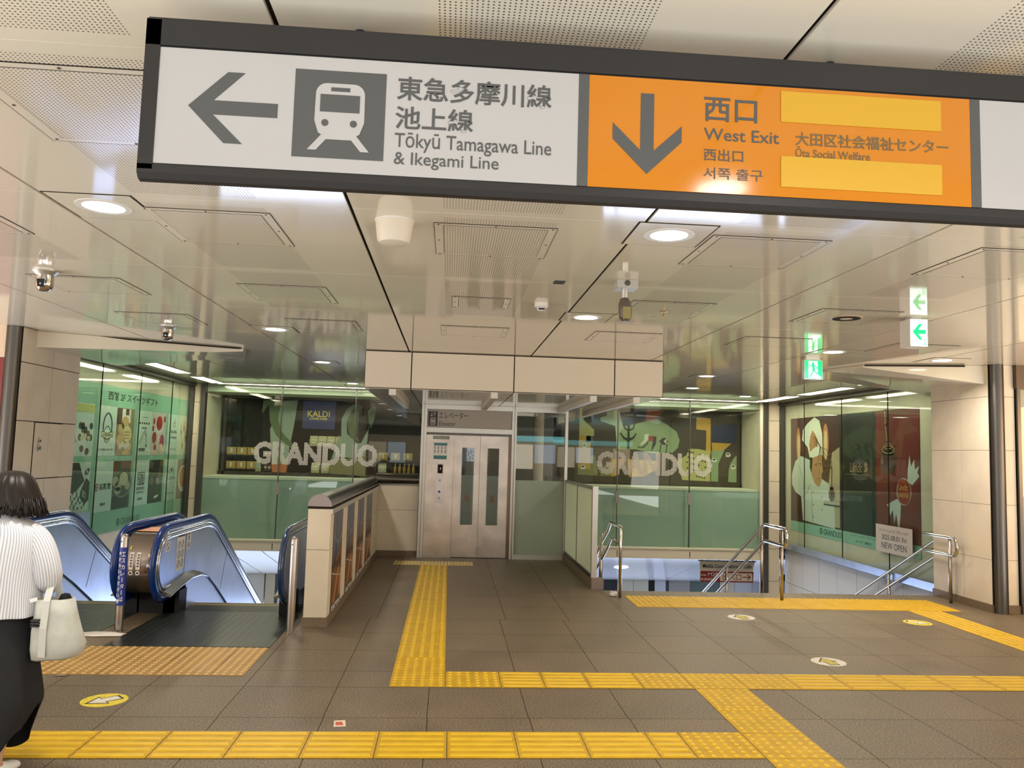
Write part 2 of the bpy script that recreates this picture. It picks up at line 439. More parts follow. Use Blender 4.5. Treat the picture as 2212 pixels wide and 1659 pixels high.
# ---- poster walls with full height glass
LOWT = M('lower_wall_panel', (200, 196, 190), .4, spec=.4)
g = G(); g.box(-5.5, -5.22, 10.1, 16.9, -4.3, H); struct('wall_poster_left', g, STONE)
g = G(); g.box(7.02, 7.4, 10.0, 16.9, -.02, H); struct('wall_poster_right', g, STONE)
panels('wall_stair_right', RightW(7.02), [10.0, 10.56, 11.26, 11.96, 12.66, 13.36, 14.06, 14.76, 15.46, 16.3], [-4.3, -.82, -.12], LOWT, .008)
g = G(); g.box(6.9, 7.02, 10.02, 16.3, -.117, 0); struct('trim_3', g, STEELB)
g = G(); g.box(6.97, 7.02, 10.02, 16.3, -.14, -.117); struct('trim_4', g, GAP)
for nm, xs, ys in (('window_1', (-5.175, -5.165), (10.2, 12.2, 13.7, 15.2, 16.25)), ('window_2', (6.955, 6.965), (10.02, 12.22, 13.73, 15.24, 16.25))):
    z0 = .28 if nm == 'window_1' else .002
    wroot = thing(nm, 'full height glass over the advertising wall', 'window'); wroot['kind'] = 'structure'
    for a, b in zip(ys, ys[1:]):
        g = G(); g.box(xs[0], xs[1], a+.006, b-.006, z0, 2.82); obj('pane', g, GLASS, wroot)
    g = G()
    for y in ys[1:-1]: g.box(xs[0]-.002, xs[1]+.002, y-.006, y+.006, z0, 2.82)
    obj('glass_joint', g, GAP, wroot)
    g = G(); xa, xb = (-5.22, -5.07) if nm == 'window_1' else (6.86, 7.02)
    g.box(xa, xb, 10.2 if nm == 'window_1' else 11.3, 16.3, 2.82, H-.001); g.box(xa+.02, xb-.02, 16.25, 16.31, -.2, 2.83); obj('frame', g, DARKST, wroot)
g = G(); g.box(-5.21, -5.15, 10.2, 12.07, -.4, .655); struct('trim_5', g, STEELB)

# ---- back glass wall over the openings, display windows behind it
g = G(); g.box(-4.87, 6.55, 16.22, 16.42, -.39, -.2); bw = struct('trim_6', g, CREAM)
g = G(); g.box(-4.87, 6.55, 16.2, 16.3, -.2, -.165); struct('trim_7', g, M('pale_sill', (214, 206, 186), .4))
g = G()
for x in (-3.42, -1.95, 3.47, 4.98): g.box(x-.006, x+.006, 16.214, 16.222, -.36, -.24)
struct('trim_8', g, GAP)
wb = thing('window_3', 'back glass wall above the openings', 'window'); wb['kind'] = 'structure'
for a, b in ((-4.85, -3.39), (-3.39, -1.92), (-1.92, -.42), (1.95, 3.46), (3.46, 4.975), (4.975, 6.5)):
    g = G(); g.box(a+.006, b-.006, 16.295, 16.305, -.165, 2.86); obj('pane', g, GLASS, wb)
for x in (-3.39, -1.92, 3.46, 4.975):
    g = G(); g.box(x-.008, x+.008, 16.27, 16.31, -.165, 2.86); obj('mullion', g, DARKST, wb)
    g = G(); g.box(x-.035, x+.035, 16.25, 16.29, .72, .95); obj('clamp', g, M('grey_clamp', (140, 134, 128), .5), wb)
# corner piers either side
for nm, a, b, c, d in (('trim_9', -4.96, -4.87, -5.1, -4.96), ('trim_10', 6.53, 6.63, 6.63, 6.88)):
    g = G(); g.box(a, b, 16.2, 16.34, -4.3, H); pr = struct(nm, g, DARKST)
    g = G()
    zz = [-4.3, -.81, -.15, .6, 1.235, 1.87, 2.5, H]
    for z0, z1 in zip(zz, zz[1:]): g.box(c, d, 16.25, 16.35, z0+.004, z1-.004)
    obj('cladding', g, STONE, pr)
g = G(); g.box(6.485, 6.53, 16.26, 16.33, -.2, H); struct('trim_11', g, M('white_edge', (220, 210, 190), .4))
# wall behind the glass: green parapet, pale ledge, reveals
GREENW = M('green_parapet', (170, 190, 178), .35)
for nm, a, b in (('wall_back_left', -4.9, -.3), ('wall_back_right', 1.9, 6.52)):
    g = G(); g.box(a, b, 16.44, 16.6, -.2, 1.0); gwall = struct(nm, g, GREENW)
    g = G(); g.box(a, b, 16.43, 17.5, 1.0, 1.045); obj('ledge', g, M('pale_ledge', (226, 226, 206), .5), gwall)
    g = G(); g.box(a, b, 16.4, 17.6, 2.735, 2.9); obj('window_head', g, M('pale_head', (196, 202, 184), .5), gwall)
    x = a if a < 0 else b
    g = G(); g.box(min(x, x+(-.2 if a < 0 else .2)), max(x, x+(-.2 if a < 0 else .2)), 16.34, 17.6, -.2, 2.9); obj('reveal', g, STONE, gwall)
DARKW = M('dark_shop_interior', (40, 33, 27), .6)
for nm, a, b in (('wall_display_left', -4.9, .2), ('wall_display_right', 1.6, 6.52)):
    g = G(); g.box(a, b, 18.6, 18.7, .6, 2.9); g.box(a-.1, a, 17.5, 18.7, .6, 2.9); g.box(b, b+.1, 17.5, 18.7, .6, 2.9)
    g.box(a, b, 17.5, 18.7, .6, .66); g.box(a, b, 17.5, 18.7, 2.75, 2.9); struct(nm, g, DARKW)
    g = G(); g.box(a, b, 17.42, 17.47, 1.045, 1.12); g.box(a, b, 17.42, 17.47, 2.68, 2.75)
    fr_ = struct('trim_12' if a < 0 else 'trim_13', g, M('dark_brown_frame', (48, 36, 28), .4))
    for x in ((-4.8, -2.0) if a < 0 else (3.1, 4.65, 6.45)):
        g = G(); g.box(x-.03, x+.03, 17.42, 17.47, 1.045, 2.75); obj('mullion', g, MATS['dark_brown_frame'], fr_)

# ---- soffit over the lower hall, lower hall itself
SOF = M('lower_soffit', (200, 202, 208), .12, spec=.6)
SOFM = M('lower_soffit_matt', (196, 194, 188), .4)
def soffit(name, x0, x1, mat, nx, ny):
    g = G(); y0, y1, z0, z1 = 16.42, 20.0, -.39, -1.41
    for i in range(nx):
        for j in range(ny):
            a, b = x0+(x1-x0)*i/nx+.011, x0+(x1-x0)*(i+1)/nx-.011
            f0, f1 = j/ny, (j+1)/ny
            p = lambda x, f, e: (x, y0+(y1-y0)*f+e, z0+(z1-z0)*f)
            g.prism([p(a, f0, .012), p(b, f0, .012), p(b, f1, -.012), p(a, f1, -.012)], (0, 0, .03))
    o = struct(name, g, mat)
    g = G(); g.prism([(x0, y0, z0+.034), (x1, y0, z0+.034), (x1, y1, z1+.034), (x0, y1, z1+.034)], (0, 0, .05)); obj('joint_backing', g, GAP, o)
soffit('ceiling_lower_left', -6.5, .5, SOFM, 10, 4)
soffit('ceiling_lower_right', .5, 8.0, SOF, 3, 4)
g = G(); g.box(-8, 9, 9, 24, -4.5, -4.3); struct('floor_lower', g, M('lower_floor', (180, 176, 170), .3))
lw = thing('wall_lower', 'far wall of the hall one floor below', 'wall'); lw['kind'] = 'structure'
cols = [(-8, -5.4, 'pale', (226, 222, 208)), (-5.4, -4.36, 'pale', (232, 228, 214)), (-4.33, -4.1, 'cream', (226, 214, 184)), (-4.09, -4.04, 'dark', (92, 90, 88)), (-4.03, -1.4, 'white', (232, 238, 246)),
        (-1.4, 3.9, 'white', (220, 226, 236)), (3.93, 4.28, 'slate', (52, 58, 64)), (4.3, 4.7, 'cream', (224, 224, 206)), (4.71, 5.09, 'cream', (224, 224, 206)), (5.1, 5.24, 'black', (28, 28, 28)), (5.25, 5.53, 'white', (222, 228, 240)), (5.54, 5.6, 'dark', (74, 74, 74)),
        (5.61, 6.15, 'grey', (176, 174, 170)), (6.16, 6.9, 'teal', (104, 122, 116)), (6.92, 7.3, 'cream', (228, 220, 200)), (7.31, 7.75, 'white', (224, 222, 222)), (7.76, 9.5, 'white', (206, 206, 212))]
for a, b, nm, c in cols:
    g = G(); g.box(a, b, 20.0, 20.12, -2.15, -1.38); obj('cladding', g, M('lower_'+nm+'_%d' % c[2], c, .35), lw)
g = G(); g.box(-8, 9.5, 20.14, 20.2, -4.3, -1.2); obj('joint_backing', g, GAP, lw)
g = G(); g.box(-8, 9, 20.05, 20.13, -4.3, -2.16)
obj('added_glow_panel', g, M('added_daylight_glow', (200, 220, 255), emit=(208, 224, 255), es=6), lw)  # added unseen glowing panel, assumed daylight for the lower hall and its reflections
g = G(); g.box(-8.2, -8, 9, 20.2, -4.3, -.4); struct('wall_lower_left', g, LOWT)
g = G(); g.box(7.4, 9.2, 16.3, 16.4, -4.3, -.4); struct('wall_lower_right', g, LOWT)

# ---- canopy in front of the lift
cn = panels('ceiling_canopy', front(9.75), [-1.065, -.5, .76, 2.017, 2.632], [2.418, 2.872], CREAM, .014)
g = G()
xs = [-1.065, -.5, .76, 2.017, 2.632]; ysb = [9.77, 11.3, 12.75, 14.3, 16.2]
for a, b in zip(xs, xs[1:]):
    for c, d in zip(ysb, ysb[1:]): g.box(a+.006, b-.006, c+.003, d-.003, 2.412, 2.43)
obj('underside', g, CEILP, cn)
g = G(); g.box(-1.06, 2.628, 9.785, 16.2, 2.431, H-.005); obj('canopy_core', g, GAP, cn)
g = G(); g.box(-1.066, -1.0, 9.76, 16.2, 2.413, 2.87); g.box(2.57, 2.633, 9.76, 16.2, 2.413, 2.87); obj('side_panel', g, CREAM, cn)

# ---- sloping bulkheads where the shutters run, both sides
def bulk(name, P):
    g = G(); top = [(x, y, H-.002) for x, y, z in P]; bot = P
    g.rings([bot, top]); o = struct(name, g, CEILP); return o
bl = bulk('ceiling_bulkhead_left', [(-4.62, 9.13, 2.69), (-2.95, 9.95, 2.80), (-2.60, 10.05, 2.835), (-2.75, 10.75, 2.84), (-4.62, 11.35, 2.72)])
br = bulk('ceiling_bulkhead_right', [(6.32, 8.96, 2.65), (5.02, 9.35, 2.845), (4.85, 9.95, 2.845), (4.95, 10.7, 2.84), (6.98, 11.35, 2.73), (6.98, 10.0, 2.70)])
g = G(); g.prism([(-4.43, 9.27, H-.018), (-2.62, 10.06, H-.016), (-2.62, 10.045, H-.002), (-4.43, 9.255, H-.002)], (.0, -.012, 0)); obj('shutter_slot', g, GAP, bl)
g = G(); g.prism([(6.1, 9.02, H-.022), (5.03, 9.345, H-.018), (5.03, 9.345, H-.004), (6.1, 9.02, H-.004)], (0, -.008, 0)); obj('shutter_slot', g, GAP, br)

# ---- low wall beside the escalator, and its return to the lift
lowp = panels('wall_parapet', RightW(-1.1), [7.76, 9.2], [.085, 1.1], STONE, .003, back=False)
bpy.data.objects.remove(lowp)
g = G(); g.box(-1.315, -1.1, 7.745, 12.9, .085, .71); g.box(-1.315, -1.1, 7.742, 12.9, .713, 1.1); g.box(-1.1, -.47, 12.87, 13.0, .085, .72); g.box(-1.1, -.47, 12.868, 13.0, .723, 1.12)
par = struct('wall_parapet', g, STONE, bevel=.003)
g = G(); g.box(-1.325, -1.09, 7.735, 12.88, 0, .085); g.box(-1.09, -.47, 12.855, 13.0, 0, .085); struct('baseboard_parapet', g, SKIRT)
# half round metal capping
def halfround(x, y, z, r, n=14): return [(x+r*math.cos(a), y, z+r*1.02*math.sin(a)) for a in [PI*k/n for k in range(n+1)]]
g = G(); g.rings([halfround(-1.208, 7.735, 1.118, .112), halfround(-1.208, 12.98, 1.118, .112)]); obj('capping', g, M('bronze_capping', (96, 92, 84), .22, .9), par, smooth=True)
g = G(); g.prism(halfround(-1.208, 7.733, 1.12, .112), (0, .004, 0)); obj('capping_end', g, M('lilac_end_plate', (158, 146, 146), .4, .3), par)
g = G(); g.box(-1.32, -1.096, 7.737, 12.98, 1.096, 1.12); obj('capping_edge', g, GAP, par)
g = G(); g.box(-1.1, -1.085, 7.745, 12.88, 1.05, 1.096); obj('poster_rail', g, ALU, par)
g = G(); g.tube([(-1.15, 12.93, 1.2), (-.47, 12.93, 1.2)], .085, 16); g.box(-1.1, -.47, 12.85, 12.87, 1.12, 1.14); obj('capping_return', g, MATS['bronze_capping'], par, smooth=True)

# ---- stairs going down on the right
g = G()
for k in range(24):
    g.box(1.95, 7.0, 10.0+.29*k, 10.0+.29*(k+1)+.02, -4.3, -.155*(k+1))
struct('stairs', g, M('stair_granite', (120, 108, 94), .5, noise=.15, nscale=60))
g = G(); g.box(1.86, 1.95, 10.1, 16.2, -4.3, -.02); struct('wall_stair_left', g, LOWT)
g = G(); g.box(-1.33, -1.25, 8.9, 16.2, -4.3, -.02); struct('wall_escalator_right', g, LOWT)

# ================================================================== HANGING SIGN
SW = M('sign_white', (160, 158, 157), .25, coat=.2, emit=(206, 200, 192), es=.05)
SO = M('sign_orange', (178, 107, 0), .12, spec=.4, coat=.05, emit=(226, 146, 18), es=.05)
SY = M('sign_patch_yellow', (188, 145, 34), .45)
sign = thing('hanging_sign', 'long dark framed hanging sign with white and orange panels', 'sign', (0.9, 2.05, 2.34))
g = G()
prof = [(2.0, 2.752), (2.0, 2.683), (2.006, 2.683), (2.006, 2.373), (2.0, 2.373), (2.0, 2.352), (2.012, 2.338), (2.03, 2.335), (2.25, 2.42), (2.25, 2.752)]
g.rings([[(x, y, z) for y, z in prof] for x in (-.803, 3.1)])
obj('housing', g, SIGNF, sign)
g = G(); g.box(-.803, -.766, 2.0, 2.01, 2.36, 2.75); g.box(-.8, 3.1, 2.004, 2.012, 2.747, 2.757); obj('end_cap', g, SIGNF, sign)
for x in (-.3, 1.1, 2.5):
    g = G(); g.tube([(x, 2.234, 2.74), (x, 2.234, H)], .016, 10); obj('hanger', g, SIGNF, sign, smooth=True)
F = front(2.006)
def panel(nm, a, b, m): g = G(); F.rect(g, a, b, 2.377, 2.679, 0, .003); return obj(nm, g, m, sign)
pw = panel('white_panel', -.766, .305, SW); po = panel('orange_panel', .333, 1.384, SO); pb = panel('blank_panel', 1.412, 3.06, SW)
pw['label'] = 'white panel pointing left to the train lines'; po['label'] = 'orange west exit panel'
for a, b in ((.305, .333), (1.384, 1.412)):
    g = G(); F.rect(g, a, b, 2.377, 2.679, 0, .004); obj('divider', g, GREYP, sign)
D = .0032
g = G(); F.poly(g, [(-.689, 2.53), (-.595, 2.623), (-.552, 2.623), (-.627, 2.547), (-.467, 2.547), (-.467, 2.510), (-.627, 2.510), (-.551, 2.437), (-.597, 2.437)], D); obj('arrow', g, GREYP, pw)
g = G(); F.rect(g, -.427, -.196, 2.413, 2.644, D); pic = obj('pictogram', g, GREYP, pw)
g = G(); D2 = D+.0012
cx = -.311
body = []
for (u, v, r, a0, a1) in ((cx+.062-.028, 2.610-.028, .028, 0, PI/2), (cx-.062+.028, 2.610-.028, .028, PI/2, PI)):
    body += [(u+r*math.cos(a0+(a1-a0)*k/6), v+r*math.sin(a0+(a1-a0)*k/6)) for k in range(7)]
body += [(cx-.063, 2.51), (cx-.052, 2.478), (cx-.044, 2.474), (cx-.078, 2.433), (cx-.056, 2.433), (cx-.032, 2.462), (cx+.032, 2.462), (cx+.056, 2.433), (cx+.078, 2.433), (cx+.044, 2.474), (cx+.052, 2.478), (cx+.063, 2.51)]
F.poly(g, body, D2); obj('train_symbol', g, SW, pw)
g = G(); D3 = D2+.0012
F.rect(g, cx-.024, cx+.024, 2.589, 2.599, D3); F.rect(g, cx-.050, cx+.050, 2.534, 2.580, D3)
F.disc(g, cx-.036, 2.505, .009, D3); F.disc(g, cx+.036, 2.505, .009, D3); obj('train_symbol_detail', g, GREYP, pw)
def wr(parent, rows, mat, pl, d, nm='lettering', t=.0012):
    g = G()
    for r in rows:
        body, a, b, c, e = r[:5]; pl.text(g, body, a, b, c, e, d, bold=r[5] if len(r) > 5 else .012, t=t)
    return obj(nm, g, mat, parent)
wr(pw, [('東急多摩川線', -.168, .234, 2.577, 2.642, .016), ('池上線', -.17, .031, 2.501, 2.562, .016), ('Tōkyū Tamagawa Line', -.169, .236, 2.441, 2.492, .004), ('& Ikegami Line', -.169, .1, 2.397, 2.440, .004)], GREYP, F, D)
g = G(); F.poly(g, [(.489, 2.418), (.397, 2.509), (.397, 2.553), (.471, 2.482), (.471, 2.637), (.507, 2.637), (.507, 2.482), (.582, 2.553), (.582, 2.509)], D); obj('arrow', g, GREYP, po)
wr(po, [('西口', .642, .787, 2.572, 2.638, .012), ('West Exit', .642, .847, 2.520, 2.553, .004), ('西出口', .642, .749, 2.464, 2.497, .004), ('서쪽 출구', .642, .803, 2.415, 2.446, .0)], GREYP, F, D)
wr(po, [('大田区社会福祉センター', .892, 1.32, 2.520, 2.557, .012), ('Ōta Social Welfare', .892, 1.099, 2.489, 2.517, .004)], M('sign_text_dim', (100, 84, 56), .5), F, D)
for v0, v1 in ((2.582, 2.667), (2.404, 2.488)):
    g = G(); F.rect(g, .852, 1.3, v0, v1, D, .0025); obj('cover_sticker', g, SY, po)

# ================================================================== CEILING FITTINGS
def downlight(name='downlight'):
    t = thing(name, 'x', 'ceiling light'); t['_local'] = 1
    g = G(); g.box(-.205, .205, -.2, .215, -.004, -.0005); obj('plate', g, CEILP, t)
    g = G(); g.box(-.214, .214, -.209, .224, -.0022, -.0002); obj('shadow_gap', g, GAP, t)
    g = G(); g.lathe([(.118, -.006), (.135, -.006), (.137, -.002), (.137, 0), (.118, 0)], (0, 0, 0), 36); obj('trim_ring', g, WHITE, t, smooth=True)
    g = G(); g.lathe([(0, -.0085), (.08, -.008), (.116, -.0045), (.116, -.001), (0, -.001)], n=36); obj('diffuser', g, LIGHT, t, smooth=True)
    return t
dl0 = downlight(); used = False
LD = [(-1.81, 4.14, 'bright round ceiling light nearest on the left, below the white end of the hanging sign', 1), (1.14, 4.14, 'bright round ceiling light under the orange panel of the hanging sign', 1),
 (-1.834, 8.296, 'small ceiling light above the escalators, nearest of the left row', 1), (-1.832, 11.353, 'ceiling light left of the canopy, second from the front in the left row', 1), (-1.839, 14.928, 'ceiling light deepest in the left row beside the canopy', 1),
 (1.146, 6.81, 'ceiling light beside the security camera, in front of the lift canopy', 1), (3.698, 11.32, 'ceiling light right of the canopy over the stairs, higher of the pair', 1), (4.125, 13.37, 'ceiling light right of the canopy over the stairs, lower of the pair', 1), (5.578, 14.748, 'ceiling light above the back glass wall at right, next to the corner', 1),
 (4.137, 8.337, 'ceiling light just right of the green running man sign', 1), (5.587, 8.66, 'small ceiling light over the right sloping bulkhead', 1.5)]
for x in (-4.8, -1.83, 1.145, 4.13, 7.1):
    for y in (.68, -2.4, -5.4): LD.append((x, y, None, 1))  # assumed lamps behind the viewer, added for ambient light, without fixtures
for x, y, lb, k in LD:
    if lb is not None:
        if not used: t = dl0; t.location = (x, y, H); used = True
        else: t = dup(dl0, (x, y, H))
        t['label'] = lb; t['group'] = 'round downlights in the metal ceiling'
    l = bpy.data.lights.new('downlight_lamp', 'AREA'); l.shape = 'DISK'; l.size = .22; l.energy = 20*k
    l.color = (1.0, .95, .88) if x < 3 else (1.0, .90, .78); l.spread = math.radians(150)
    o = bpy.data.objects.new('downlight_lamp', l); COL.objects.link(o); o.location = (x, y, H-.02)

# screwed access panels
def access(name, w, d, inner, perf):
    t = thing(name, 'x', 'access panel'); t['_local'] = 1
    g = G(); g.box(-w/2, w/2, -d/2, d/2, -.003, -.0003); obj('frame', g, CEILP, t)
    g = G()
    e = .0025
    for a, b, c, f in ((-w/2-e, w/2+e, -d/2-e, -d/2), (-w/2-e, w/2+e, d/2, d/2+e), (-w/2-e, -w/2, -d/2, d/2), (w/2, w/2+e, -d/2, d/2)): g.box(a, b, c, f, -.0032, -.0001)
    if inner:
        iw, idd = w-.1, d-.07
        for a, b, c, f in ((-iw/2-e, iw/2+e, -idd/2-e, -idd/2), (-iw/2-e, iw/2+e, idd/2, idd/2+e), (-iw/2-e, -iw/2, -idd/2, idd/2), (iw/2, iw/2+e, -idd/2, idd/2)): g.box(a, b, c, f, -.0042, -.003)
    obj('seam', g, GAP, t)
    if inner:
        g = G(); g.box(-iw/2, iw/2, -idd/2, idd/2, -.0046, -.003); obj('inner_plate', g, CEILD if perf else CEILP, t)
    g = G()
    for sx in (-1, 1):
        for sy in (-1, 0, 1): g.lathe([(.006, -.0055), (.006, -.003)], (sx*(w/2-.022), sy*(d/2-.02), 0), 8)
    for sy in (-1, 1): g.lathe([(.006, -.0055), (.006, -.003)], (0, sy*(d/2-.016), 0), 8)
    obj('screws', g, M('screw_head', (92, 84, 74), .5, .5), t)
    return t
ap = access('ceiling_access_panel', .655, .67, True, True); app = access('ceiling_access_panel', .655, .64, True, False); aps = access('ceiling_access_panel', .455, .46, True, True)
AG = 'screwed access panels in the ceiling'
A1 = [(ap, -1.3, 4.45, 'perforated access panel beside the left bright ceiling light'), (ap, .204, 4.465, 'perforated access panel in the middle of the ceiling, beside the white drum speaker'), (ap, 1.703, 4.435, 'perforated access panel right of the ceiling light under the orange sign'), (ap, 3.204, 4.42, 'perforated access panel at the right edge, nearest row'),
 (ap, -1.3, 2.9, 'perforated access panel behind the left end of the hanging sign'), (ap, -2.8, 4.45, 'perforated access panel at the left edge of the picture'),
 (ap, -1.3, 6.32, 'perforated access panel above the escalators, second row'), (aps, .206, 6.35, 'smaller perforated access panel in the middle of the ceiling, near the smoke detector'), (ap, 1.70, 6.30, 'perforated access panel behind the box camera'),
 (app, -2.8, 6.30, 'plain access panel beside the left dome camera'), (app, 3.21, 6.28, 'plain access panel carrying a round grille'),
 (app, -2.81, 7.87, 'plain access panel just in front of the far dome camera'), (app, -1.26, 7.87, 'plain access panel in front of the small light of the left row'), (app, .203, 7.91, 'plain access panel in front of the middle of the canopy'), (app, 1.70, 7.88, 'plain access panel in front of the right half of the canopy'), (app, 3.18, 7.82, 'plain access panel in front of the running man sign'), (app, 4.74, 7.87, 'plain access panel right of the arrow exit sign')]
seen = set()
for p, x, y, lb in A1:
    if p.name in seen: t = dup(p, (x, y, H))
    else: t = p; t.location = (x, y, H); seen.add(p.name)
    t['label'] = lb; t['group'] = AG

# dome cameras
def dome(name):
    t = thing(name, 'x', 'camera'); t['_local'] = 1
    g = G(); g.lathe([(0, 0), (.088, 0), (.088, -.008), (.075, -.02), (.06, -.035), (0, -.035)], n=28); obj('base', g, ALU, t, smooth=True)
    g = G(); g.lathe([(0, -.15), (.03, -.147), (.05, -.13), (.058, -.1), (.058, -.034), (0, -.034)], n=28); obj('housing', g, CHROME, t, smooth=True)
    g = G(); g.prism([(-.022, -.053, -.125), (.022, -.053, -.125), (.026, -.062, -.07), (-.026, -.062, -.07)], (0, .02, 0)); obj('lens_window', g, BLACK, t)
    return t
dc = dome('dome_camera'); dc.location = (-2.921, 5.84, H); dc['label'] = 'silver dome camera at the left edge of the ceiling'
d2 = dup(dc, (-2.945, 8.4, H), label='silver dome camera hanging farther back above the left escalator')
for q in (dc, d2): q['group'] = 'silver dome cameras'
# drum speaker, smoke detector, sensor plate, box camera, round grille, sprinkler
t = thing('ceiling_speaker', 'cream drum shaped speaker housing under the ceiling left of the middle', 'speaker', (-.332, 4.15, H))
g = G(); g.lathe([(0, H), (.1, H), (.098, H-.025), (.088, H-.1), (.078, H-.118), (.05, H-.125), (0, H-.126)], (-.332, 4.15, 0), 32); obj('drum', g, M('drum_cream', (218, 206, 186), .5), t, smooth=True)
g = G(); g.lathe([(.104, H), (.104, H-.006), (.098, H-.006)], (-.332, 4.15, 0), 32); obj('ring', g, WHITE, t)
t = thing('smoke_detector', 'small white smoke detector near the middle of the ceiling', 'smoke detector', (.69, 6.26, H))
g = G(); g.lathe([(0, H), (.055, H), (.055, H-.03), (.042, H-.038), (0, H-.038)], (.69, 6.26, 0), 24); obj('base', g, WHITE, t, smooth=True)
g = G(); g.lathe([(0, H-.038), (.034, H-.038), (.03, H-.06), (0, H-.062)], (.69, 6.26, 0), 20); obj('chamber', g, WHITE, t, smooth=True)
g = G(); g.box(.665, .715, 6.225, 6.235, H-.056, H-.044); obj('vent', g, BLACK, t)
g = G(); g.box(.72-.035, .72+.04, 5.4, 5.5, H-.004, H-.0005); tag(obj('sensor_plate', g, M('slot_black', (50, 46, 42), .5)), 'small dark square plate in the ceiling right of the middle', 'vent')
t = thing('security_camera', 'grey box camera on a short stem below the ceiling by the right joint', 'camera', (1.155, 5.3, H))
CG = M('camera_grey', (186, 182, 172), .4, .2)
g = G(); g.box(1.095, 1.24, 5.26, 5.4, 2.82, H); mb = obj('mount_box', g, CG, t, bevel=.003)
F2 = front(5.26); g = G(); F2.disc(g, 1.165, 2.852, .02, 0, .002); obj('dial', g, DARKST, mb)
g = G(); g.tube([(1.155, 5.3, 2.83), (1.155, 5.3, 2.72)], .022, 16); obj('stem', g, ALU, t, smooth=True)
g = G(); g.tube([(1.155, 5.3, 2.745), (1.155, 5.29, 2.71), (1.155, 5.275, 2.66), (1.155, 5.268, 2.61), (1.155, 5.268, 2.588)], [.03, .044, .046, .042, .022], 20); hb = obj('housing', g, M('camera_housing', (120, 112, 104), .3, .6), t, smooth=True)
g = G(); g.box(1.128, 1.182, 5.218, 5.23, 2.60, 2.68); obj('label_plate', g, M('camera_label', (146, 134, 84), .4), hb)
t = thing('round_grille', 'flat round air grille in the ceiling in front of the arrow exit sign', 'vent', (3.24, 6.3, H))
g = G(); g.lathe([(.0, H-.014), (.1, H-.013), (.13, H-.006), (.135, H), (0, H)], (3.24, 6.3, 0), 32); obj('disc', g, M('grille_beige', (190, 172, 140), .45), t, smooth=True)
g = G(); g.lathe([(.104, H-.0135), (.11, H-.0135), (.11, H-.011), (.104, H-.011)], (3.24, 6.3, 0), 32); obj('slot_ring', g, GAP, t)
t = thing('sprinkler_head', 'small brass sprinkler in the perforated panel behind the box camera', 'sprinkler', (1.72, 6.37, H))
g = G(); g.lathe([(0, H), (.036, H), (.03, H-.01), (0, H-.012)], (1.72, 6.37, 0), 20); obj('rosette', g, M('brass', (178, 150, 96), .3, .9), t, smooth=True)
g = G(); g.tube([(1.72, 6.37, H-.01), (1.72, 6.37, H-.045)], .007, 8); g.lathe([(0, H-.045), (.014, H-.045), (.014, H-.049), (0, H-.049)], (1.72, 6.37, 0), 12); obj('nozzle', g, MATS['brass'], t)

# exit signs
EG = M('exit_green', (0, 160, 92), .4, emit=(0, 190, 110), es=1.6); EW = M('exit_white', (235, 255, 245), .4, emit=(225, 255, 240), es=1.9)
t = thing('exit_sign', 'lit green running man exit sign under the ceiling at right', 'sign', (4.118, 8.8, H))
g = G(); g.box(4.01, 4.227, 8.775, 8.84, 2.615, 2.835); obj('case', g, WHITE, t, bevel=.002)
g = G(); g.box(4.04, 4.2, 8.79, 8.82, 2.835, H); obj('mount', g, WHITE, t)
F3 = front(8.775); g = G(); F3.rect(g, 4.014, 4.223, 2.62, 2.83, 0, .002); fc = obj('face', g, EG, t)
g = G(); F3.rect(g, 4.058, 4.165, 2.628, 2.822, .002, .0015); F3.poly(g, [(4.165, 2.628), (4.212, 2.628), (4.195, 2.65), (4.165, 2.672)], .002, .0015); obj('doorway', g, EW, fc)
g = G(); d = .0036
F3.disc(g, 4.112, 2.795, .016, d); L = lambda p, w: F3.line(g, p, w, d)
L([(4.112, 2.775), (4.12, 2.72)], .03); L([(4.11, 2.772), (4.078, 2.765), (4.062, 2.785)], .012); L([(4.116, 2.772), (4.148, 2.76), (4.155, 2.735)], .012)
L([(4.12, 2.722), (4.145, 2.69), (4.178, 2.675), (4.188, 2.66)], .016); L([(4.116, 2.722), (4.1, 2.68), (4.075, 2.645)], .016)
obj('running_man', g, EG, fc)
t = thing('exit_sign', 'lit white exit sign with a green arrow under the ceiling at far right', 'sign', (3.78, 6.2, H))
g = G(); g.box(3.70, 3.85, 6.15, 6.30, 2.635, 2.86); obj('case', g, WHITE, t, bevel=.002)
g = G(); g.box(3.73, 3.82, 6.18, 6.27, 2.86, H); obj('mount', g, WHITE, t)
F4 = front(6.15); g = G(); F4.rect(g, 3.703, 3.847, 2.638, 2.857, 0, .002); fc = obj('face', g, EW, t)
g = G(); F4.poly(g, [(3.72, 2.755), (3.775, 2.82), (3.805, 2.82), (3.768, 2.772), (3.832, 2.772), (3.832, 2.738), (3.768, 2.738), (3.805, 2.69), (3.775, 2.69)], .0022)
F4.rect(g, 3.81, 3.84, 2.65, 2.655, .0022); F4.rect(g, 3.81, 3.813, 2.65, 2.695, .0022); F4.rect(g, 3.837, 3.84, 2.65, 2.695, .0022); F4.rect(g, 3.81, 3.84, 2.69, 2.695, .0022); F4.line(g, [(3.824, 2.685), (3.826, 2.668), (3.82, 2.656)], .006, .0022); obj('arrow', g, EG, fc)

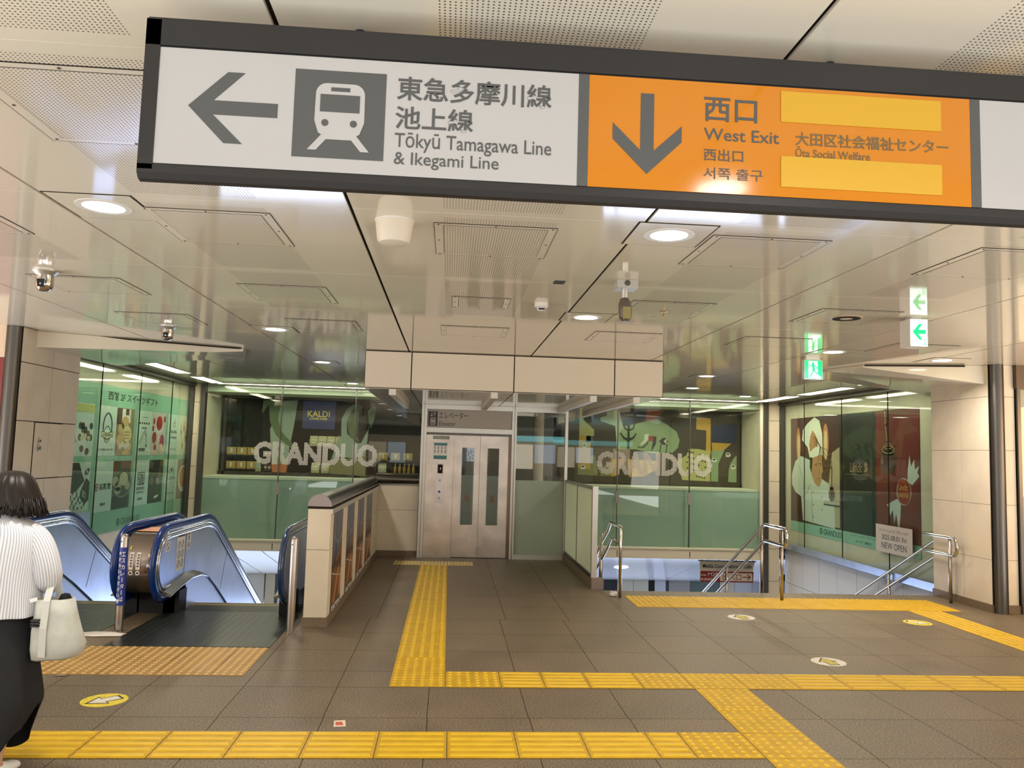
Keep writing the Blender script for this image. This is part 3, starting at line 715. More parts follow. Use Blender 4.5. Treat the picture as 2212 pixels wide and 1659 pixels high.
# linear lights in the slots along the glass walls
def strip(a, b, x0, x1, along, lb):
    l = bpy.data.lights.new('linear_lamp', 'AREA'); l.shape = 'RECTANGLE'; l.color = (1, .95, .80); l.energy = 8*(b-a)
    l.size, l.size_y = ((x1-x0)*.8, b-a) if along == 'y' else (b-a, (x1-x0)*.8)
    o = bpy.data.objects.new('linear_lamp', l); COL.objects.link(o)
    o.location = ((x0+x1)/2, (a+b)/2, H-.03) if along == 'y' else ((a+b)/2, (x0+x1)/2, H-.03)
    t = thing('linear_light', lb, 'ceiling light', group='linear lights along the glass walls')
    g = G(); h = G()
    if along == 'y': g.box(x0, x1, a, b, H-.006, H-.0005); h.box(x0-.03, x1+.03, a-.02, a, H-.012, H-.0005); h.box(x0-.03, x1+.03, b, b+.02, H-.012, H-.0005); h.box(x0-.012, x0, a, b, H-.01, H-.0003); h.box(x1, x1+.012, a, b, H-.01, H-.0003)
    else: g.box(a, b, x0, x1, H-.006, H-.0005); h.box(a, b, x0-.012, x0, H-.01, H-.0003); h.box(a, b, x1, x1+.012, H-.01, H-.0003)
    obj('diffuser', g, LED, t); obj('rail', h, ALU, t)
for a, b, w in ((10.9, 11.6, 'nearest'), (12.3, 13.9, 'middle'), (14.6, 15.9, 'farthest')): strip(a, b, -4.68, -4.45, 'y', w+' linear ceiling light along the glass wall of the sweets posters')
strip(-4.6, -1.08, 15.93, 16.08, 'x', 'long thin ceiling light above the back glass wall left of the canopy')
strip(2.65, 6.35, 15.93, 16.08, 'x', 'long thin ceiling light above the back glass wall right of the canopy')
for a, b, w in ((11.2, 11.75, 'nearest'), (12.25, 13.9, 'middle'), (14.3, 15.9, 'farthest')): strip(a, b, 6.22, 6.45, 'y', w+' linear ceiling light along the glass wall of the chocolate poster')
t = thing('soffit_lamp', 'round bright lamp in the sloping soffit seen through the stair opening', 'ceiling light', (3.92, 17.85, -.805)); t['_local'] = 1
t.rotation_euler = (-math.atan(.285), 0, 0)
g = G(); g.lathe([(.0, -.014), (.12, -.012), (.15, -.004), (.15, 0), (0, 0)], n=28); obj('diffuser', g, LIGHT, t, smooth=True)
g = G(); g.lathe([(.15, -.012), (.175, -.008), (.175, 0), (.15, 0)], n=28); obj('trim_ring', g, WHITE, t)
# square conduits under the canopy
for x, y1, lb in ((-.72, 13.0, 'square cream conduit under the canopy left of the lift'), (.523, 12.7, 'square cream conduit under the canopy above the lift sign'), (1.755, 12.7, 'square cream conduit under the canopy over the side glass'), (2.297, 13.6, 'square cream conduit at the right end of the canopy')):
    t = thing('conduit', lb, 'conduit', (x, 9.8, 2.41), 'square conduits under the canopy')
    g = G(); g.box(x-.04, x+.04, 9.76, y1, 2.34, 2.411); obj('duct', g, CREAM, t)
    g = G(); g.box(x-.042, x+.042, 9.745, 9.76, 2.336, 2.412); obj('end_cap', g, WHITE, t)

# ================================================================== LIFT
lift = thing('elevator', 'stainless steel lift with two narrow window doors at the end of the corridor', 'elevator', (.3, 12.75, 0))
g = G()
for a, b in ((-.46, -.42), (-.415, -.375), (.985, 1.02), (1.03, 1.06)): g.box(a, b, 12.72, 12.8, 0, 2.412)
g.box(-.46, -.36, 12.76, 12.8, 0, 2.412); g.box(.98, 1.06, 12.76, 12.8, 0, 2.412)
g.box(-.415, 1.0, 12.73, 12.8, 2.335, 2.412); g.box(-.415, 1.0, 12.725, 12.8, 1.965, 2.045)
obj('frame', g, ALU, lift, bevel=.002)
BM = M('steel_lift', (196, 184, 174), .31, 1.0, noise=.16, nscale=4, bump=.05, bscale=3)
g = G(); g.box(-.375, .985, 12.76, 12.78, 1.93, 1.965); obj('door_header', g, DARKST, lift)
g = G(); g.box(-.372, .066, 12.752, 12.8, .0, 1.93); obj('call_panel_wall', g, BM, lift, bevel=.002)
WF = glass_mat('lift_window', (.62, .70, .66), boost=3)
for a, b, w0, w1 in ((.068, .484, .2, .395), (.488, .94, .607, .793)):
    g = G(); y0, y1 = 12.79, 12.82
    g.box(a, w0, y0, y1, .01, 1.93); g.box(w1, b, y0, y1, .01, 1.93); g.box(w0, w1, y0, y1, .01, .518); g.box(w0, w1, y0, y1, 1.737, 1.93)
    dr = obj('door', g, BM, lift)
    g = G(); g.box(w0, w1, 12.8, 12.81, .518, 1.737); obj('door_window', g, WF, dr)
    g = G(); g.box(w0, w1, 12.7992, 12.8, .52, 1.30); obj('window_film', g, M('lift_window_film', (122, 138, 126), .22, spec=.6), dr)
    g = G(); k = 0; Fd = front(12.799); st = .0235
    nz, nx = int((1.72-.53)/(st*.87)), int((w1-w0-.01)/st)
    for j in range(nz):
        for i in range(nx):
            z = .53+j*st*.87
            if z > 1.52 and (i*7+j*3) % 5 > 1: continue
            Fd.disc(g, w0+.014+(i+.5*(j % 2))*st, z, .0085, 0, .0008, n=6)
    obj('dot_film', g, M('film_dots', (70, 78, 74), .5), dr)
    g = G(); Fd.rect(g, (w0+w1)/2-.035, (w0+w1)/2+.035, .87, .99, .001, .001); obj('notice', g, M('brown_notice', (128, 104, 88), .5), dr)
g = G(); g.box(.94, .985, 12.755, 12.82, .0, 1.93); obj('jamb', g, M('bronze_jamb', (120, 100, 86), .3, .8), lift)
g = G(); g.box(-.46, 1.06, 12.9, 14.6, 0, 2.4); obj('car', g, M('lift_interior', (128, 134, 126), .4), lift)
g = G(); g.box(-.375, .985, 12.76, 12.9, -.002, .004); obj('sill', g, DARKST, lift)
g = G(); g.box(-.412, .982, 12.742, 12.77, 2.047, 2.333); sp_ = obj('sign_panel', g, M('lift_sign_grey', (176, 168, 158), .4), lift)
Fe = front(12.742)
g = G(); Fe.rect(g, -.355, -.21, 2.068, 2.30, 0, .002); obj('pictogram', g, M('sign_charcoal', (60, 54, 56), .5), sp_)
g = G(); d = .0025; LW_ = M('sign_pale', (196, 190, 182), .5)
Fe.poly(g, [(-.322, 2.083), (-.242, 2.083), (-.242, 2.20), (-.322, 2.20)], d)
for c, s_ in ((-.305, -1), (-.26, 1)):
    z0, z1 = (2.284, 2.222) if s_ < 0 else (2.222, 2.284)
    Fe.line(g, [(c, z0), (c, z1)], .008, d); Fe.line(g, [(c-.018, z1-s_*.02), (c, z1)], .008, d); Fe.line(g, [(c+.018, z1-s_*.02), (c, z1)], .008, d)
obj('lift_symbol', g, LW_, sp_)
g = G(); Fe.rect(g, -.314, -.25, 2.091, 2.192, d+.001, .001); obj('symbol_ground', g, MATS['sign_charcoal'], sp_)
g = G()
for c in (-.302, -.282, -.262): Fe.disc(g, c, 2.178, .006, d+.002); Fe.rect(g, c-.007, c+.007, 2.125, 2.168, d+.002); Fe.rect(g, c-.004, c+.004, 2.097, 2.125, d+.002)
obj('symbol_people', g, LW_, sp_)
wr(sp_, [('エレベーター', -.185, .275, 2.19, 2.297, .004), ('Elevator', -.185, .08, 2.073, 2.147, .002)], GREYP, Fe, .001)
Fp = front(12.751)
g = G(); Fp.rect(g, -.2, -.083, .845, 1.482, 0, .004); cp = obj('call_panel', g, STEEL, lift)
g = G(); Fp.rect(g, -.18, -.1, 1.32, 1.46, .004, .002); obj('floor_display', g, BLACK, cp)
g = G(); Fp.poly(g, [(-.142, 1.38), (-.136, 1.38), (-.13, 1.41), (-.136, 1.41)], .006); obj('display_digit', g, M('amber_digit', (255, 190, 140), emit=(255, 170, 120), es=1.5), cp)
for z in (1.21, .93):
    g = G(); Fp.ring(g, -.142, z, .02, .004, .004, rv=.017); Fp.rect(g, -.15, -.134, z-.006, z+.008, .004); obj('call_button', g, DARKST, cp)
g = G(); Fp.disc(g, -.142, 1.03, .019, .004); obj('wheelchair_mark', g, M('sign_blue', (40, 74, 170), .4), cp)
g = G(); Fp.rect(g, -.262, -.035, 1.535, 1.81, 0, .002); ps = obj('notice', g, WHITE, lift); ps['label'] = 'notice with rows of passengers and blue-green bands'
for v0, v1 in ((1.76, 1.80), (1.545, 1.60)):
    g = G(); Fp.rect(g, -.252, -.045, v0, v1, .002); obj('notice_band', g, M('teal_band', (60, 122, 124), .4), ps)
g = G()
for i, (a, z) in enumerate([(x, zz) for zz in (1.665, 1.725) for x in (-.235, -.18, -.125, -.07)]):
    Fp.disc(g, a, z+.022, .006, .002); Fp.rect(g, a-.006, a+.006, z-.02, z+.014, .002)
obj('notice_figures', g, GREYP, ps)
for z in (1.872, 1.9):
    g = G(); Fp.rect(g, -.268, -.011, z-.012, z+.012, 0, .0015); sk = obj('door_sticker', g, M('green_sticker', (58, 92, 72), .4), lift)
    g = G()
    for k in range(9): Fp.rect(g, -.25+.026*k, -.236+.026*k, z-.005, z+.005, .002, .0006)
    obj('sticker_text', g, WHITE, sk)
# side glass right of the lift
sgw = thing('window_4', 'glass screen right of the lift with frosted lower half', 'window'); sgw['kind'] = 'structure'
g = G(); g.box(1.06, 1.85, 12.74, 12.78, 2.335, 2.412); g.box(1.06, 1.85, 12.73, 12.79, 0, .075); g.box(1.845, 1.89, 12.72, 12.79, 0, 2.412); obj('frame', g, ALU, sgw)
g = G(); g.box(1.062, 1.845, 12.755, 12.765, 1.245, 2.335); obj('pane', g, GLASSC, sgw)
g = G(); g.box(1.062, 1.845, 12.755, 12.765, .075, 1.243); obj('frosted_pane', g, M('frosted_grey_green', (176, 190, 174), .3, spec=.5), sgw)
g = G(); g.box(1.06, 1.89, 14.55, 14.6, 0, 2.4); g.box(1.86, 1.89, 12.9, 14.6, 0, .9); obj('shaft_back', g, M('shaft_grey', (120, 124, 116), .5), sgw)
g = G(); g.tube([(1.5, 13.6, 0), (1.5, 13.6, 2.4)], .1, 20); obj('column', g, M('pale_column', (196, 188, 166), .5), sgw, smooth=True)

# frosted glass railing beside the stairs
rl = thing('glass_railing', 'frosted glass railing panel between the lift corridor and the stairs', 'railing', (1.88, 11.4, 0))
FRO = glass_mat('frosted_glass', (.4, .46, .36), rough=.25)
def frosted(name, c, mixv=.55):
    m = M(name, c, .32, spec=.5); nt = m.node_tree; b = nt.nodes['Principled BSDF']; out = [q for q in nt.nodes if q.type == 'OUTPUT_MATERIAL'][0]
    t = nt.nodes.new('ShaderNodeBsdfTranslucent'); t.inputs[0].default_value = rgb(c); mx = nt.nodes.new('ShaderNodeMixShader'); mx.inputs[0].default_value = mixv
    nt.links.new(b.outputs[0], mx.inputs[1]); nt.links.new(t.outputs[0], mx.inputs[2]); nt.links.new(mx.outputs[0], out.inputs[0]); return m
FROS = frosted('frosted_green_glass', (228, 234, 216))
for a, b in ((10.2, 11.53), (11.57, 12.7)):
    g = G(); g.box(1.872, 1.884, a, b, .15, 1.235); obj('glass_panel', g, FROS, rl)
g = G(); g.box(1.855, 1.9, 10.14, 12.74, 1.235, 1.272); obj('top_rail', g, STEEL, rl)
for y in (11.55, 12.72):
    g = G(); g.box(1.868, 1.888, y-.018, y+.018, .1, 1.24); obj('mullion', g, DARKST, rl)
g = G(); g.box(1.84, 1.91, 10.13, 10.2, 0.13, 1.28); obj('end_post', g, ALU, rl)
g = G(); g.box(1.86, 1.9, 10.2, 12.74, .1, .15); obj('bottom_rail', g, DARKST, rl)
g = G(); g.box(1.84, 1.95, 10.15, 12.74, 0, .1); obj('kerb', g, SKIRT, rl)
g = G(); g.box(1.835, 1.99, 10.07, 10.16, 0, .135); obj('end_block', g, M('lilac_steel', (140, 126, 120), .4, .4), rl)

# ================================================================== ESCALATORS
def esc_path(x):
    P = [(x, 8.42, .20), (x, 8.2, .192)]
    c = (8.10, .52); r = .33
    for k in range(1, 12):
        a = math.radians(-78 - 192*k/12); P.append((x, c[0]+r*math.cos(a), c[1]+r*math.sin(a)))
    P += [(x, 8.15, .85), (x, 8.6, .85), (x, 9.0, .85), (x, 9.3, .85)]
    for k in range(1, 8):
        a = math.radians(29.3*k/7); P.append((x, 9.3+1.02*math.sin(a), -.17+1.02*math.cos(a)))
    y, z = P[-1][1], P[-1][2]
    s = math.tan(math.radians(29.3))
    P.append((x, y+.3, z-.3*s)); P.append((x, y+7.6, z-7.6*s))
    return P
def balustrade(par, x, inner, rubber):
    """x: handrail centre, inner: side (+1/-1) facing the steps"""
    P = esc_path(x)
    g = G(); g.tube(P, .05, 14, ry=.03, up=(1, 0, 0)); hr = obj('handrail', g, rubber, par, smooth='all')
    # steel panel inside the handrail loop
    prof = [(y, z) for _, y, z in P]
    def inset(k):
        out = []
        for i, (y, z) in enumerate(prof):
            a, b = prof[max(i-1, 0)], prof[min(i+1, len(prof)-1)]
            t = Vector((b[0]-a[0], b[1]-a[1])).normalized(); out.append((y+t.y*k, z-t.x*k))
        return out
    for nm, k, m, w, off in (('guide_track', .045, CHROME, .035, .012), ('trim_bead', .085, M('satin_bead', (206, 212, 224), .22, 1.0), .022, .022)):
        g = G(); Q = inset(k); g.tube([(x+inner*off, y, z) for y, z in Q], .016, 8, ry=w*.6, up=(1, 0, 0)); obj(nm, g, m, par, smooth='all')
    Q = inset(.05)[1:]
    s = math.tan(math.radians(29.3))
    poly = Q + [(Q[-1][0], Q[-1][1]-.62), (9.85, -.12), (9.15, .16), (8.4, .16)]
    # split in plates with fine seams
    g = G(); x0 = x-.02 if inner > 0 else x+.02
    g.prism([(x-.018, y, z) for y, z in poly], (.036, 0, 0)); obj('side_panel', g, STEELB, par)
    xi = x+inner*.0185
    for ya, za, yb, zb in ((8.63, .80, 8.62, .29), (10.22, .35, 10.02, -.06), (11.8, -.52, 11.6, -.92)):
        g = G(); g.prism([(xi, ya-.004, za), (xi, ya+.004, za), (xi, yb+.004, zb), (xi, yb-.004, zb)], (inner*.001, 0, 0)); obj('panel_seam', g, GAP, par)
    # inner deck and skirt
    D_ = [(8.02, .225), (8.25, .265), (8.65, .305), (8.95, .29), (9.2, .235), (9.5, .085)]
    D_ += [(9.5+7.3, .085-7.3*s)]
    g = G(); xo = x+inner*.02; xs = x+inner*.10
    g.rings([[(xo, y, z+.035), (xs, y, z), (xs, y, z-.02), (xo, y, z-.02)] for y, z in D_]); obj('inner_deck', g, M('deck_steel', (150, 148, 140), .22, 1.0), par, smooth=True)
    g = G(); g.prism([(xs-inner*.012, y, z-.02) for y, z in [(8.48, .29)]+D_[2:]] + [(xs-inner*.012, y, z) for y, z in ((D_[-1][0], D_[-1][1]-.5), (9.4, -.4), (8.48, 0))], (inner*.004, 0, 0)); obj('skirt_panel', g, M('skirt_steel', (206, 212, 224), .45, 1.0), par)
    g = G(); g.tube([(xs+inner*.002, y, z-.012) for y, z in D_], .008, 6); obj('skirt_edge', g, M('edge_bead', (196, 206, 224), .2, 1.0), par)
    # black base under the newel
    g = G(); g.box(min(x-inner*.05, xs), max(x-inner*.05, xs), 8.27, 8.5, 0, .22); obj('newel_base', g, BLACK, par)
    return P
PLATE = M('landing_plate', (70, 74, 72), .3, .7, noise=.12, nscale=8)
COMB = M('comb_black', (34, 36, 36), .4, .5)
def escalator(nm_label, xl, xr, px0, px1, yn, rub_l, rub_r):
    e = thing('escalator', nm_label, 'escalator', ((xl+xr)/2, 8.4, 0), 'pair of down escalators')
    balustrade(e, xl, 1, rub_l); balustrade(e, xr, -1, rub_r)
    g = G(); g.box(px0, px1, yn, 8.37, 0, .004)
    lp = obj('landing_plate', g, PLATE, e)
    g = G(); k = px0+.06
    while k < px1-.04:
        for y0, y1 in ((yn+.03, 7.4), (7.42, 7.88), (7.9, 8.34)): g.box(k, k+.006, y0, y1, .004, .0055)
        k += .024 if k > px1-.32 else .066
    obj('plate_ribs', g, M('plate_rib', (96, 100, 98), .3, .8), lp)
    g = G(); g.box(px0+.02, px1-.02, 8.37, 8.72, -.02, .003)
    cb = obj('comb_plate', g, COMB, e)
    g = G(); g.box(px0+.04, px1-.04, 8.705, 8.715, .003, .004); obj('comb_edge', g, M('comb_yellow', (196, 186, 60), .4), cb)
    a, b = xl+.13, xr-.13
    zs = [0, 0, -.02, -.10]; y = 8.73
    for k in range(19):
        z = -.012 if k == 0 else -.012-.19*k; w = .18 if k == 0 else .4
        g = G(); g.box(a, b, y, y+w-.005, z-.3, z)
        st_ = obj('step', g, M('step_metal', (64, 66, 68), .4, .7), e)
        if k < 3:
            g = G(); g.box(a, b, y+w-.02, y+w-.006, z, z+.003); obj('step_border', g, MATS['comb_yellow'], st_)
        y += w-.4
        y += .4
    return e
eL = escalator('left escalator going down behind the woman, along the sweets posters', -4.28, -3.07, -4.2, -3.02, 7.36, BLUE, BLUE)
eR = escalator('right escalator going down between the blue bollard and the low wall', -2.72, -1.545, -2.775, -1.44, 6.94, BLUE, NAVY)
# housing with controls between the two escalators
P = esc_path(0)
Q = [(y, z) for _, y, z in P[2:19]]
g = G(); R = []
for i, (y, z) in enumerate(Q):
    a, b = Q[max(i-1, 0)], Q[min(i+1, len(Q)-1)]; t = Vector((b[0]-a[0], b[1]-a[1])).normalized()
    R.append((y+t.y*.035, z-t.x*.035))
pl_ = [(-3.015, y, z) for y, z in R] + [(-3.015, R[-1][0], 0.16), (-3.015, 8.4, .16)]
g.prism(pl_, (.245, 0, 0)); con = obj('console', g, M('console_steel', (150, 138, 128), .2, 1.0), eR, smooth=True)
con['label'] = 'rounded steel console with stop buttons between the two escalators'
g = G(); s = math.tan(math.radians(29.3)); y, z = P[19][1], P[19][2]
g.prism([(-3.04, R[-1][0], R[-1][1]), (-3.04, y+7.4, z-.05-7.4*s), (-3.04, y+7.4, z-.7-7.4*s), (-3.04, R[-1][0], .16)], (.29, 0, 0)); obj('outer_deck', g, MATS['deck_steel'], con)
g = G(); g.box(-3.0, -2.66, 8.27, 8.9, 0, .215); obj('base', g, BLACK, con)
g = G(); g.prism([(-3.0, 8.08, .8155), (-2.79, 8.08, .8155), (-2.79, 8.5, .8155), (-3.0, 8.5, .8155)], (0, 0, .0025)); obj('orange_warning', g, M('orange_sticker', (206, 110, 50), .4), con)
yc, rc = 8.10, .297
def cyl(u, a): ang = math.radians(a); return (u, yc+rc*math.cos(ang), .52+rc*math.sin(ang))
def arcpatch(g, u0, u1, a0, a1, n=5):
    for k in range(n):
        p, q = a0+(a1-a0)*k/n, a0+(a1-a0)*(k+1)/n
        g.prism([cyl(u0, p), cyl(u1, p), cyl(u1, q), cyl(u0, q)], (0, -.003, 0))
for u, c in ((-2.929, 'a'), (-2.866, 'b')):
    g = G(); arcpatch(g, u-.019, u+.019, 155, 186); k_ = obj('button_guard', g, WHITE, con)
    g = G()
    for q in range(5): arcpatch(g, u-.009, u+.009, 158+q*5, 161+q*5, 1)
    for f in g.bm.verts: f.co.y -= .004
    obj('guard_text', g, M('guard_red', (120, 60, 60), .5), k_)
    g = G(); p = cyl(u, 192); g.lathe([(.02, 0), (.02, -.006), (.012, -.006)], (p[0], p[1]-.001, p[2]), 18, 'Y'); obj('button_ring', g, WHITE, con)
    g = G(); g.lathe([(0, -.002), (.011, -.002), (.009, -.012), (0, -.012)], (p[0], p[1], p[2]), 14, 'Y'); obj('button', g, BLACK, con)
for u in (-2.990, -2.807):
    g = G(); p = cyl(u, 190); g.lathe([(0, 0), (.014, 0), (.014, -.006), (0, -.007)], p, 16, 'Y'); obj('stop_button', g, M('stop_red', (96, 20, 24), .4), con)
for a, b, a0, a1 in ((-3.008, -2.957, 164, 167), (-2.7, -2.782, 158, 163), (-2.7, -2.788, 176, 181)):
    g = G(); arcpatch(g, a, b, a0, a1, 1); obj('label_strip', g, WHITE, con)
g = G(); arcpatch(g, -2.961, -2.945, 143, 150, 2); obj('yellow_label', g, MATS['comb_yellow'], con)
g = G(); g.prism([(-2.840, 8.299, .13), (-2.782, 8.299, .13), (-2.782, 8.299, .165), (-2.840, 8.299, .165)], (0, -.002, 0)); g.prism([(-2.809, 8.299, .07), (-2.756, 8.299, .07), (-2.756, 8.299, .09), (-2.809, 8.299, .09)], (0, -.002, 0)); obj('base_label', g, WHITE, con)
# stickers on the side panel facing the right escalator
PX = leftw(-2.7015)
stk = [('prohibition_sticker', 8.035, 8.15, .626, .724), ('safety_sticker', 8.36, 8.61, .39, .759), ('notice_sticker', 8.66, 8.79, .576, .765)]
for nm, a, b, c, d in stk:
    g = G(); PX.rect(g, a, b, c, d, 0, .001); q = obj(nm, g, WHITE, eR)
    g = G()
    if nm == 'prohibition_sticker': PX.ring(g, (a+b)/2, (c+d)/2, .038, .008, .001); PX.line(g, [(a+.03, d-.02), (b-.03, c+.02)], .008, .001)
    elif nm == 'safety_sticker':
        for j in range(3):
            for i in range(2):
                u, v = a+.065+.105*i, c+.07+.095*j; PX.ring(g, u, v, .042, .007, .001, n=18); PX.line(g, [(u-.012, v-.02), (u+.004, v), (u+.012, v+.024)], .012, .001)
        PX.rect(g, a+.03, b-.03, d-.03, d-.014, .001)
    else:
        PX.rect(g, a+.045, a+.075, c+.09, d-.05, .001); PX.disc(g, a+.06, d-.03, .012, .001)
        for j in range(3): PX.rect(g, a+.025, b-.025, c+.02+.02*j, c+.028+.02*j, .001)
    obj('sticker_print', g, M('sticker_dark', (84, 66, 66), .5), q)

# bollards in front of the escalators
def bollard(x, y, lb, sleeve):
    t = thing('bollard', lb, 'bollard', (x, y, 0), 'steel bollards before the escalators')
    g = G(); g.lathe([(.042, 0), (.042, .006), (.035, .008), (.035, .815), (.033, .832), (.026, .848), (.014, .857), (0, .86)], (x, y, 0), 28); obj('post', g, STEEL, t, smooth=True)
    g = G(); g.tube([(x-.012, y-.034, .79), (x-.012, y-.038, .79)], .006, 8); obj('screw', g, DARKST, t)
    if sleeve:
        g = G(); g.lathe([(.0365, .23), (.0365, .738), (.0355, .739), (.0355, .229)], (x, y, 0), 28); sl = obj('sleeve', g, M('sleeve_blue', (30, 52, 140), .4), t, smooth=True)
        sl['label'] = 'blue sleeve with white Japanese text'
        g = G()
        cols = [('エスカレーターは', -68, .042, .70), ('歩かないください！', -112, .036, .70), ]
        for body, ang, size, z0 in cols:
            for k, ch in enumerate(body):
                a = math.radians(ang); nrm = Vector((math.cos(a), math.sin(a), 0)); U = Vector((-math.sin(a), math.cos(a), 0))
                pl = Pl(Vector((x, y, 0))+nrm*.0368, U, (0, 0, 1))
                hh = .0405 if size > .04 else .030; st = .056 if size > .04 else .052
                if ch == 'ー': pl.rect(g, -.003, .003, z0-hh-st*k, z0-st*k, 0, .0008)
                else: pl.text(g, ch, -size*.36, size*.36, z0-hh-st*k, z0-st*k, 0, bold=.016, t=.0008)
        obj('lettering', g, WHITE, sl)
    return t
bollard(-2.872, 7.47, 'steel bollard with a blue printed sleeve in front of the console', True)
bollard(-1.381, 7.49, 'plain steel bollard beside the end of the low wall', False)

# ================================================================== STAIR HANDRAILS
def rail(lb, parts, x, y):
    t = thing('handrail', lb, 'handrail', (x, y, 0), 'steel handrails at the stairs')
    for nm, path, r in parts:
        g = G(); g.tube(path, r, 14); obj(nm, g, CHROME if nm != 'post' else STEEL, t, smooth='all')
    return t
def loop(x, y0, y1, z0, z1, extra_top, extra_low):
    c = ((y0), (z0+z1)/2); r = (z1-z0)/2
    arc = [(x, y0-r*.72*math.sin(a), c[1]+r*math.cos(a)) for a in [PI*k/12 for k in range(13)]]
    return extra_top[::-1] + [(x, y1, z1)] + arc + [(x, y1, z0)] + extra_low
x = 4.05
rail('middle steel handrail of the stairs with a rounded end loop', [('rail', loop(x, 9.42, 10.0, .655, .86, [(x, 10.05, .845), (x, 10.53, .60), (x, 12.44, -.40), (x, 16, -2.27)], [(x, 10.06, .635), (x, 10.21, .547), (x, 11.78, -.289), (x, 16, -2.53)]), .021),
     ('post', [(x, 9.49, 0), (x, 9.49, .85)], .02), ('post', [(x, 11.41, -.75), (x, 11.41, .13)], .02), ('post', [(x, 10.12, -.15), (x, 10.12, .82)], .02)], x, 9.49)
x = 6.18; X2 = 6.86
rail('right steel handrail ending in a loop before the cream wall', [('rail', loop(x, 9.42, 10.04, .58, .79, [(x+.06, 10.13, .785), (X2-.05, 10.2, .77), (X2, 10.32, .74), (X2, 10.6, .757-.005), (X2, 10.9, .603), (X2, 13.115, -.532), (X2, 16, -2.0)], [(x+.06, 10.13, .575), (X2-.05, 10.2, .56), (X2, 10.32, .55), (X2, 10.55, .54), (X2, 10.9, .376), (X2, 12.477, -.424), (X2, 16, -2.2)]), .021),
     ('post', [(x, 9.49, 0), (x, 9.49, .79)], .021), ('post', [(X2, 12.07, -1.2), (X2, 12.07, 0)], .02)], x, 9.49)
x = 2.08
lr = rail('left steel handrail of the stairs beside the frosted railing', [('rail', [(x, 9.53, 0), (x, 9.53, .80), (x, 9.545, .822), (x, 9.57, .826), (x, 10.15, .828), (x, 10.33, .70), (x, 10.72, .52), (x, 11.14, .27), (x, 16, -2.4)], .02), ('lower_rail', [(x, 9.55, .63), (x, 10.1, .63), (x, 10.3, .5), (x, 11.12, .079), (x, 16, -2.6)], .018), ('post', [(x-.01, 10.7, -.4), (x-.01, 10.7, .63)], .024)], x, 9.53)
for y, z in ((10.55, .615), (10.55, .40)):
    g = G(); g.tube([(x, y-.12, z+.05), (x, y, z), (x, y+.16, z-.06)], .027, 10); o = obj('tape_wrap', g, M('white_tape', (206, 200, 188), .6), lr, smooth='all')

# ================================================================== TACTILE PAVING
RAISED = {'tactile_yellow': M('tactile_yellow_raised', (214, 175, 22), .4, noise=.06, nscale=9), 'tactile_tan': M('tactile_tan_raised', (206, 170, 104), .45), 'tactile_worn': M('tactile_worn_raised', (218, 198, 140), .5, noise=.2, nscale=14)}  # lighter copies for raised faces: highlight and relief put into the colour
def tactile(name_label, tiles, mat, gz=0.0):
    g = G()
    for x0, x1, y0, y1, kind in tiles:
        e = .003
        g.box(x0+e, x1-e, y0+e, y1-e, gz+.0005, gz+.004)
        if kind == 'dots':
            nx, ny = max(1, round((x1-x0)/.0625)), max(1, round((y1-y0)/.0625))
            for i in range(nx):
                for j in range(ny):
                    c = (x0+(i+.5)*(x1-x0)/nx, y0+(j+.5)*(y1-y0)/ny, gz)
                    g.rings([[(c[0]+r*math.cos(PI*k/4), c[1]+r*math.sin(PI*k/4), gz+h) for k in range(8)] for r, h in ((.0165, .004), (.0155, .0072), (.0105, .0098))])
        else:
            ax = kind == 'x'; n = 5 if kind != 'rib' else max(2, round((x1-x0)/.05))
            lo, hi = (y0, y1) if ax else (x0, x1)
            a0, a1 = (x0, x1) if ax else (y0, y1)
            for k in range(n):
                c = lo+(k+.5)*(hi-lo)/n; w = .0165; f = (lambda p, q, z: (p, q, z)) if ax else (lambda p, q, z: (q, p, z))
                m = .018 if kind != 'rib' else .006
                g.rings([[f(a0+m+i_, c-w+j_, gz+z), f(a1-m-i_, c-w+j_, gz+z), f(a1-m-i_, c+w-j_, gz+z), f(a0+m+i_, c+w-j_, gz+z)] for i_, j_, z in ((0, 0, .004), (.004, .004, .009))])
    o = obj('tactile_strip', g, mat); o.data.materials.append(RAISED[mat.name])
    for p in o.data.polygons:
        if p.center.z > gz+.0045: p.material_index = 1
    return tag(o, name_label, 'tactile paving', 'tactile paving strips')
tl = [(-.357+.4*k, -.357+.4*(k+1), 4.53, 4.945, 'x') for k in range(-22, 4)] + [(1.243, 1.45, 4.53, 4.945, 'x'), (1.45, 1.843, 4.53, 4.945, 'dots')]
tactile('yellow ribbed tactile strip nearest the viewer, running across the floor', tl, YEL)
tl = [(1.843, 2.24, a, b, 'dots') for a, b in ((3.72, 4.12), (4.12, 4.52), (4.52, 4.925), (4.925, 5.35), (5.40, 5.845))] + [(1.843, 2.24, 5.35, 5.40, 'rib')]
tactile('short yellow dotted tactile strip linking the two crosswise strips at right', tl, YEL)
tl = [(.027, .43, 5.85, 6.255, 'dots'), (.43, .75, 5.85, 6.255, 'x'), (.75, 1.08, 5.85, 6.255, 'x'), (1.08, 1.47, 5.85, 6.255, 'x'), (1.47, 1.843, 5.85, 6.255, 'dots'), (1.843, 2.25, 5.85, 6.255, 'dots'), (2.25, 2.647, 5.85, 6.255, 'dots')] + [(2.647+.398*k, 2.647+.398*(k+1), 5.85, 6.255, 'x') for k in range(18)]
tactile('yellow tactile strip in the middle of the floor running off to the right', tl, YEL)
tl = [(-.373, .027, 5.857, 6.26, 'dots'), (-.373, .027, 6.26, 6.66, 'dots')] + [(-.373, .027, 6.66+.42*k, 6.66+.42*(k+1), 'y') for k in range(12)] + [(-.373, .027, 11.7, 11.9, 'y')]
tactile('long yellow tactile strip leading straight to the lift door', tl, YEL)
